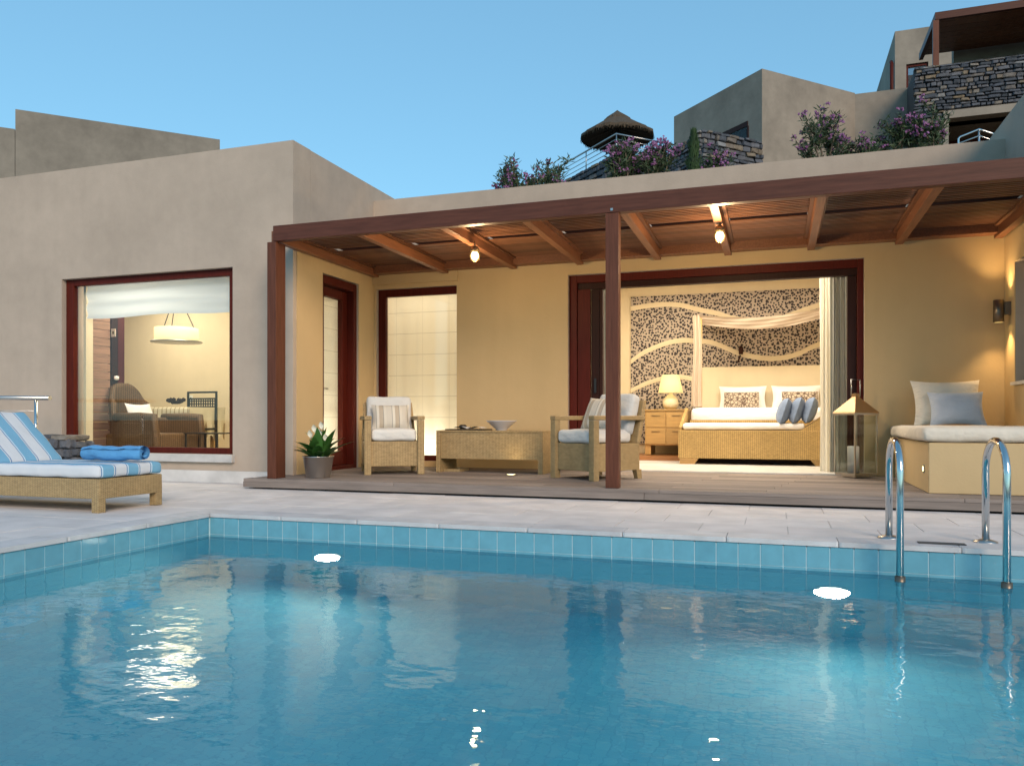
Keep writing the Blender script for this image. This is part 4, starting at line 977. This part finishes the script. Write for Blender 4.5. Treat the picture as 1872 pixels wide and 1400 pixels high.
# ------------------------------------------------------------------ background: left tower, hillside villas
q = math.sqrt(.5)
def prism(mb, pts, z0, z1):
    n = len(pts); return mb.add([(x, y, z0) for x, y in pts]+[(x, y, z1) for x, y in pts], [tuple(range(n-1, -1, -1)), tuple(range(n, 2*n))]+[(i, (i+1) % n, (i+1) % n+n, i+n) for i in range(n)])
bt = thing('rear_left_villa', 'shaded beige villa block rising behind the left wing', 'villa', (-13.5, 14, 2))
prism(m := MB(), [(-14.942, 12.173), (-12.116, 15), (-15, 18), (-17.9, 15.1)], 1, 7.095); part('tower', m, 'stucco_shade', bt)
prism(m := MB(), [(-20, 7.115), (-14.948, 12.167), (-17.9, 15.1), (-23, 10.1)], 1, 6.68); part('lower_block', m, 'stucco_shade', bt)
# villa B with a corner toward the camera
Bc = (-.252, 16.051)
vb = thing('corner_villa', 'plain beige hillside villa with its corner toward the pool', 'villa', (*Bc, 5))
L1, L2 = 2.721, 2.582
Pl = (Bc[0]-q*L1, Bc[1]+q*L1); Pr = (Bc[0]+q*L2, Bc[1]+q*L2)
prism(m := MB(), [Bc, Pr, (Pr[0]-q*4, Pr[1]+q*4), (Bc[0]-q*L1+q*L2-.0, Bc[1]+q*L1+q*L2+.0), Pl][:3]+[(Pl[0]+q*2, Pl[1]+q*4), Pl], 3.5, 7.49)
part('block', m, 'stucco_far', vb)
# its side window: header, reveal, pane (slightly proud of the wall)
def onB(t, off, z): return (Bc[0]-q*t-q*off, Bc[1]+q*t-q*off, z)
def bbox(t0, t1, o0, o1, z0, z1): return [onB(t0, o1, z0), onB(t0, o0, z0), onB(t1, o0, z0), onB(t1, o1, z0), onB(t0, o1, z1), onB(t0, o0, z1), onB(t1, o0, z1), onB(t1, o1, z1)]
sw = part('window', MB().hexa(bbox(.38, 1.1, 0, .02, 6.50, 6.60)).hexa(bbox(.36, .40, 0, .02, 5.6, 6.50)).hexa(bbox(1.08, 1.12, 0, .02, 5.6, 6.50)), 'frame_dk', vb)
part('pane', MB().hexa(bbox(.405, 1.075, 0, .008, 5.6, 6.495)), 'pane_dk', sw)
part('window_back', MB().hexa(bbox(.405, 1.075, 0, .003, 5.6, 6.495)), 'dark', sw)
w1 = thing('link_wall', 'plain beige wall linking the corner villa to the upper villa', 'wall', (2.2, 17.9, 5))
part('wall', MB().box(1.574, 3.2, 17.88, 18.2, 3.5, 7.47), 'stucco_far', w1)
# upper villa
uv = thing('upper_villa', 'highest beige villa with a dark timber pergola over its balcony', 'villa', (4, 20, 5))
w = MB(); wallgrid(w, 'y', 22, .3, 2.869, 9, 4, 10.5, [(3.13, 3.63, 8.75, 9.63)]); w.box(2.87, 3.169, 22.301, 26.5, 4, 10.498)
part('wall', w, 'stucco_far', uv)
wn = part('window', MB().box(3.13, 3.18, 22.05, 22.12, 8.75, 9.63).box(3.58, 3.63, 22.05, 22.12, 8.75, 9.63).box(3.181, 3.579, 22.05, 22.12, 9.57, 9.63), 'frame', uv)
part('pane', MB().box(3.181, 3.579, 22.07, 22.08, 8.75, 9.569), 'pane_dk', wn)
part('room_back', MB().box(3.1, 9, 22.9, 22.95, 8.7, 9.7), 'dark', wn)
part('drainpipe', MB().tube([(2.80, 22.05, 8), (2.80, 22.05, 9.72), (2.80, 22.15, 9.8)], .045, 10), 'frame', uv)
w = MB(); wallgrid(w, 'y', 19.0, .2, 3.62, 9, 4, 9.3, [(4.3, 7, 6, 8.15)]); part('balcony_rear_wall', w, 'stucco_far', uv)
part('balcony_door', MB().box(4.3, 7, 19.1, 19.15, 6, 8.15), 'frame_dk', uv)
part('balcony_floor', MB().box(2.60, 9, 17.15, 18.99, 6.42, 6.50), 'stucco_far', uv)
up = thing('balcony_pergola', 'dark timber pergola above the stone balcony of the upper villa', 'pergola', (3.0, 17.3, 6.5))
part('front_beam', MB().box(2.95, 9, 17.16, 17.24, 8.46, 8.60), 'beam', up)
part('side_beam', MB().box(2.95, 3.03, 17.245, 19.0, 8.46, 8.60), 'beam', up)
part('post', MB().box(2.915, 3.02, 17.17, 17.25, 6.55, 8.455), 'post', up)
for k in range(7): part('roof_board', MB().box(3.03, 9, 17.25+k*.25, 17.25+k*.25+.235, 8.55, 8.59), 'rafter', up)
sbm = thing('stone_balcony', 'grey field stone balcony parapet of the upper villa', 'stone wall', (3.5, 17, 6.5))
part('core', MB().box(2.56, 9, 17.0, 17.14, 6.60, 7.50), 'mortar', sbm)
n1 = stone_face(sbm, (2.545, 16.96), (1, 0), 2.3, 6.60, lambda t: 7.47, .070, .06, .24, 11)
part('side_core', MB().box(2.56, 2.70, 17.15, 18.9, 5.2, 7.45), 'mortar', sbm)
cs = thing('concrete_canopy', 'pale concrete slab over the dark opening below the stone balcony', 'canopy', (3.7, 17, 6.4))
part('slab', MB().box(3.05, 9, 16.90, 17.4, 6.42, 6.57), 'stucco_far', cs)
part('pier', MB().box(3.05, 3.14, 16.93, 17.1, 4.5, 6.42), 'stucco_far', cs)
part('recess', MB().box(3.1, 9, 18.3, 18.4, 4.5, 6.42), 'frame', cs)
sw2 = thing('pier_wall', 'stone wall below the balcony behind the oleander', 'stone wall', (2.8, 17, 5))
part('core', MB().box(2.57, 3.045, 17.0, 17.12, 4.5, 6.6), 'mortar', sw2)
stone_face(sw2, (2.55, 16.97), (1, 0), .5, 5.2, lambda t: 6.60, .10, .10, .28, 12)
# white rail near the right parapet end
wr = thing('white_railing', 'small white rail above the parapet at the right', 'railing', (2.3, 11, 3.5))
part('rail', MB().tube([(2.15, 11, 3.7), (2.15, 11, 4.15), (2.17, 11, 4.17), (2.375, 11, 4.24), (2.7, 11, 4.08)], .012, 8), 'steel', wr)
part('rail', MB().tube([(2.15, 11, 4.09), (2.375, 11, 4.16), (2.7, 11, 4.0)], .008, 8), 'steel', wr)
part('rail_post', MB().tube([(2.375, 11, 3.7), (2.375, 11, 4.24)], .012, 8), 'steel', wr)
# stone wall C
Cc = (-1.304, 15.0)
swc = thing('stone_garden_wall', 'grey stone garden wall with a falling left end in front of the corner villa', 'stone wall', (*Cc, 4.5))
stone_face(swc, (Cc[0], Cc[1]), (q, q), 1.48, 4.6, lambda t: 6.09, .080, .07, .25, 21)
def fall(L): return lambda t: 5.55+(6.09-5.55)*t/L
LL = 2.6
stone_face(swc, (Cc[0]-q*LL, Cc[1]+q*LL), (q, -q), LL, 4.7, lambda t: 6.09-.13*(LL-t)-.06*(LL-t)**2, .085, .07, .25, 22)
prism(m := MB(), [(Cc[0], Cc[1]+.07), (Cc[0]+q*1.44, Cc[1]+.07+q*1.44), (Cc[0]+q*1.3, Cc[1]+.2+q*1.44), (Cc[0], Cc[1]+.30)], 4, 6.05); part('core', m, 'mortar', swc)
m = MB(); a0, b0 = (Cc[0], Cc[1]+.07), (Cc[0]-q*LL, Cc[1]+.07+q*LL)
m.hexa([(*a0, 4), (a0[0]+.1, a0[1]+.1, 4), (b0[0]+.1, b0[1]+.1, 4), (*b0, 4), (*a0, 6.04), (a0[0]+.1, a0[1]+.1, 6.04), (b0[0]+.1, b0[1]+.1, 5.28), (*b0, 5.28)]); part('sloping_core', m, 'mortar', swc)
# terrace T with railing and thatched parasol
Tc = (-3.683, 19.0)
tw_ = thing('upper_terrace_wall', 'stone terrace wall carrying a steel railing on the hillside', 'stone wall', (*Tc, 6))
LT = 3.2
stone_face(tw_, (Tc[0]-q*LT, Tc[1]+q*LT), (q, -q), LT, 5.9, lambda t: 7.16, .12, .14, .36, 31)
stone_face(tw_, Tc, (q, q), 2.2, 6.2, lambda t: 7.16, .12, .14, .36, 32)
prism(m := MB(), [(Tc[0], Tc[1]+.08), (Tc[0]+q*2.2, Tc[1]+.08+q*2.2), (Tc[0]+q*(2.2-LT), Tc[1]+q*(2.2+LT)), (Tc[0]-q*LT, Tc[1]+.08+q*LT)], 4.5, 7.12); part('core', m, 'mortar', tw_)
rg = thing('upper_railing', 'thin steel railing along the upper terrace below the parasol', 'railing', (*Tc, 7.16))
for nm, z, r_ in (('handrail', 7.63, .022), ('wire', 7.50, .010), ('wire', 7.38, .010), ('wire', 7.26, .010)):
    part(nm, MB().tube([(Tc[0]-q*LT, Tc[1]+q*LT, z), (Tc[0], Tc[1], z), (Tc[0]+q*1.9, Tc[1]+q*1.9, z)], r_, 6), 'steel_r', rg)
for t in (-2.8, -1.4, 0, 1.2): part('baluster', MB().tube([(Tc[0]+q*t, Tc[1]+q*abs(t), 7.14), (Tc[0]+q*t, Tc[1]+q*abs(t), 7.63)], .014, 6), 'steel_r', rg)
um = thing('thatched_parasol', 'thatched straw parasol on the upper terrace', 'parasol', (-4.05, 21.0, 7.12))
def um_canopy():
    m = MB(); n = 48; rs = random.Random(9)
    jag = [rs.uniform(-.03, .03) for _ in range(n)]
    rings = [(0, 1.88), (.10, 1.80), (.30, 1.66), (.34, 1.62), (.36, 1.58), (.70, 1.36), (.97, 1.20), (.98, 1.12), (.6, 1.22), (.3, 1.35), (.05, 1.45)]
    k0 = 0
    for r_, z in rings:
        for j in range(n):
            a = 2*math.pi*j/n; e = jag[j] if .3 < r_ else 0
            m.v.append(((r_+e*.8)*math.cos(a), (r_+e*.8)*math.sin(a), z+(e*.5 if r_ > .9 else 0)))
    for i in range(len(rings)-1):
        for j in range(n): m.f.append((i*n+j, i*n+(j+1) % n, (i+1)*n+(j+1) % n, (i+1)*n+j)); m.sm.append(False)
    return m
part('canopy', um_canopy(), 'thatch', um, local=True)
part('pole', MB().tube([(0, 0, 0), (0, 0, 1.5)], .045, 10), 'bark', um, local=True)
for k in range(8):
    a = k*math.pi/4; part('strut', MB().tube([(0, 0, 1.40), (.85*math.cos(a), .85*math.sin(a), 1.16)], .02, 6), 'bark', um, local=True)
part('thatch_fringe', (lambda m: [m.add([(r_*math.cos(a), r_*math.sin(a), 1.16), (r_*math.cos(a+.03), r_*math.sin(a+.03), 1.16), ((r_+.02)*math.cos(a+.015), (r_+.02)*math.sin(a+.015), 1.16-d)], [(0, 1, 2)]) for a, r_, d in [(random.uniform(0, 6.28), random.uniform(.9, 1.0), random.uniform(.05, .13)) for _ in range(500)]] and m)(MB()), 'thatch', um, local=True, kind='stuff')

# ------------------------------------------------------------------ plants on the hillside
def oleander(x, y, z0, w_, h, label, seed, nst=16, flowers=70, lean=0, leafm='oleaf'):
    rs = random.Random(seed); t = thing('oleander', label, 'oleander', (x, y, z0), 0, 'flowering oleanders above the parapet')
    br = MB(); lv = MB(); fm = MB(); tips = []
    for k in range(nst):
        a = rs.uniform(0, 6.28); rr = rs.uniform(.1, 1)**.6; tx, ty = math.cos(a)*w_/2*rr+lean*h*.3, math.sin(a)*.35*w_*rr; tz = h*rs.uniform(.62, 1)*(1-.22*rr*rr)
        p0 = Vector((rs.uniform(-.1, .1), 0, 0)); p2 = Vector((tx, ty, tz)); p1 = p0.lerp(p2, .5)+Vector((rs.uniform(-.1, .1), 0, .1))
        br.tube([p0, p1, p2], [.022, .014, .007], 5); tips.append((p0, p1, p2))
        for s_ in range(2):
            e = p1.lerp(p2, rs.uniform(.2, .7)); e2 = e+Vector((rs.uniform(-.22, .22), rs.uniform(-.15, .15), rs.uniform(.05, .3))); br.tube([e, e2], [.010, .005], 4); tips.append((e, e, e2))
    for p0, p1, p2 in tips:
        for k in range(46):
            u = 1-rs.random()**1.6*.85; c = (p0.lerp(p1, u*2) if u < .5 else p1.lerp(p2, (u-.5)*2))+Vector((rs.gauss(0, .035), rs.gauss(0, .035), rs.gauss(0, .03)))
            d = Vector((rs.uniform(-1, 1), rs.uniform(-1, 1), rs.uniform(-.3, 1))).normalized(); sd = d.cross(Vector((rs.uniform(-1, 1), rs.uniform(-1, 1), rs.uniform(-1, 1)))).normalized()
            l = rs.uniform(.07, .13); lv.add([c, c+d*l*.5+sd*.011, c+d*l, c+d*l*.5-sd*.011], [(0, 1, 2, 3)])
    for k in range(int(flowers*.62)):
        p = rs.choice(tips)[2]+Vector((rs.gauss(0, .05), rs.gauss(0, .05), rs.gauss(.02, .05)))
        for j in range(6):
            c = p+Vector((rs.gauss(0, .022), rs.gauss(0, .022), rs.gauss(0, .02)))
            for s_ in range(3):
                d = Vector((rs.uniform(-1, 1), rs.uniform(-1, 1), rs.uniform(-1, 1))).normalized(); e = d.orthogonal().normalized(); l = .022
                fm.add([c+d*l, c+e*l, c-d*l, c-e*l], [(0, 1, 2, 3)])
    part('branches', br, 'bark', t, local=True); part('foliage', lv, leafm, t, local=True, kind='stuff'); part('blossom', fm, 'flower', t, local=True, kind='stuff')
oleander(-3.95, 12.0, 3.75, .72, 1.17, 'pink oleander at the left end of the group, against the open sky', 41, 9, 60)
oleander(-3.42, 12.1, 3.75, .80, 1.10, 'dense oleander with reddish blossom left of the upper railing', 42, 12, 40)
oleander(-2.5, 13.0, 4.05, .80, 1.35, 'tall purple oleander in front of the upper railing', 43, 16, 110)
oleander(-2.0, 13.1, 4.05, .85, 1.42, 'tall bushy oleander right below the thatched parasol', 44, 16, 120)
oleander(-1.05, 13.4, 4.3, .65, .72, 'small pink oleander in front of the stone garden wall, right of the cypress', 45, 7, 40)
oleander(.72, 13.0, 4.1, .75, 1.42, 'large oleander with pink blossom against the corner villa', 46, 13, 60)
oleander(1.25, 13.1, 4.05, .70, .90, 'low oleander between the two large ones on the right', 47, 10, 60)
oleander(1.75, 13.5, 4.3, .60, 1.20, 'leaning oleander in front of the beige link wall', 48, 9, 30)
oleander(2.2, 13.5, 4.3, .75, 1.25, 'wide oleander in front of the stone balcony wall', 49, 13, 60)
cy = thing('cypress', 'small dark cypress in front of the stone garden wall', 'cypress', (-1.25, 12.9, 3.9))
lv = MB(); rs = random.Random(77)
for k in range(2600):
    u = rs.random(); z = .1+u*1.30; r_ = .13*math.sin(math.pi*min(1, .25+u*.72))**.7*(1+.25*math.sin(z*23)); a = rs.uniform(0, 6.28); rr = r_*rs.random()**.4
    c = Vector((rr*math.cos(a), rr*math.sin(a), z)); d = Vector((math.cos(a)*.5, math.sin(a)*.5, 1)).normalized(); sd = Vector((-math.sin(a), math.cos(a), 0)); l = rs.uniform(.04, .09)
    lv.add([c-sd*.012, c+sd*.012, c+d*l], [(0, 1, 2)])
part('foliage', lv, 'cleaf', cy, local=True, kind='stuff'); part('trunk', MB().tube([(0, 0, 0), (0, 0, 1.2)], [.04, .01], 8), 'bark', cy, local=True)
# low ground cover on the hillside
gc = MB(); rs = random.Random(5)
for k in range(5000):
    x, y = rs.uniform(-6, 6), rs.uniform(13.3, 20); z = .2+.27*y+.25*math.sin(x*.5)*math.cos(y*.4)
    z *= (.35+.65*min(1, max(0, (x+14)/9))); c = Vector((x, y, z)); d = Vector((rs.uniform(-1, 1), rs.uniform(-1, 1), rs.uniform(.4, 1.5))).normalized()*rs.uniform(.08, .22); s_ = Vector((rs.uniform(-1, 1), rs.uniform(-1, 1), 0)).normalized()*.02
    gc.add([c-s_, c+s_, c+d], [(0, 1, 2)])
tag(part('ground_cover', gc, 'oleaf'), 'low scrub covering the hillside', 'scrub', None, 'stuff')
for o in bpy.data.objects:
    if '_b' in o: del o['_b']
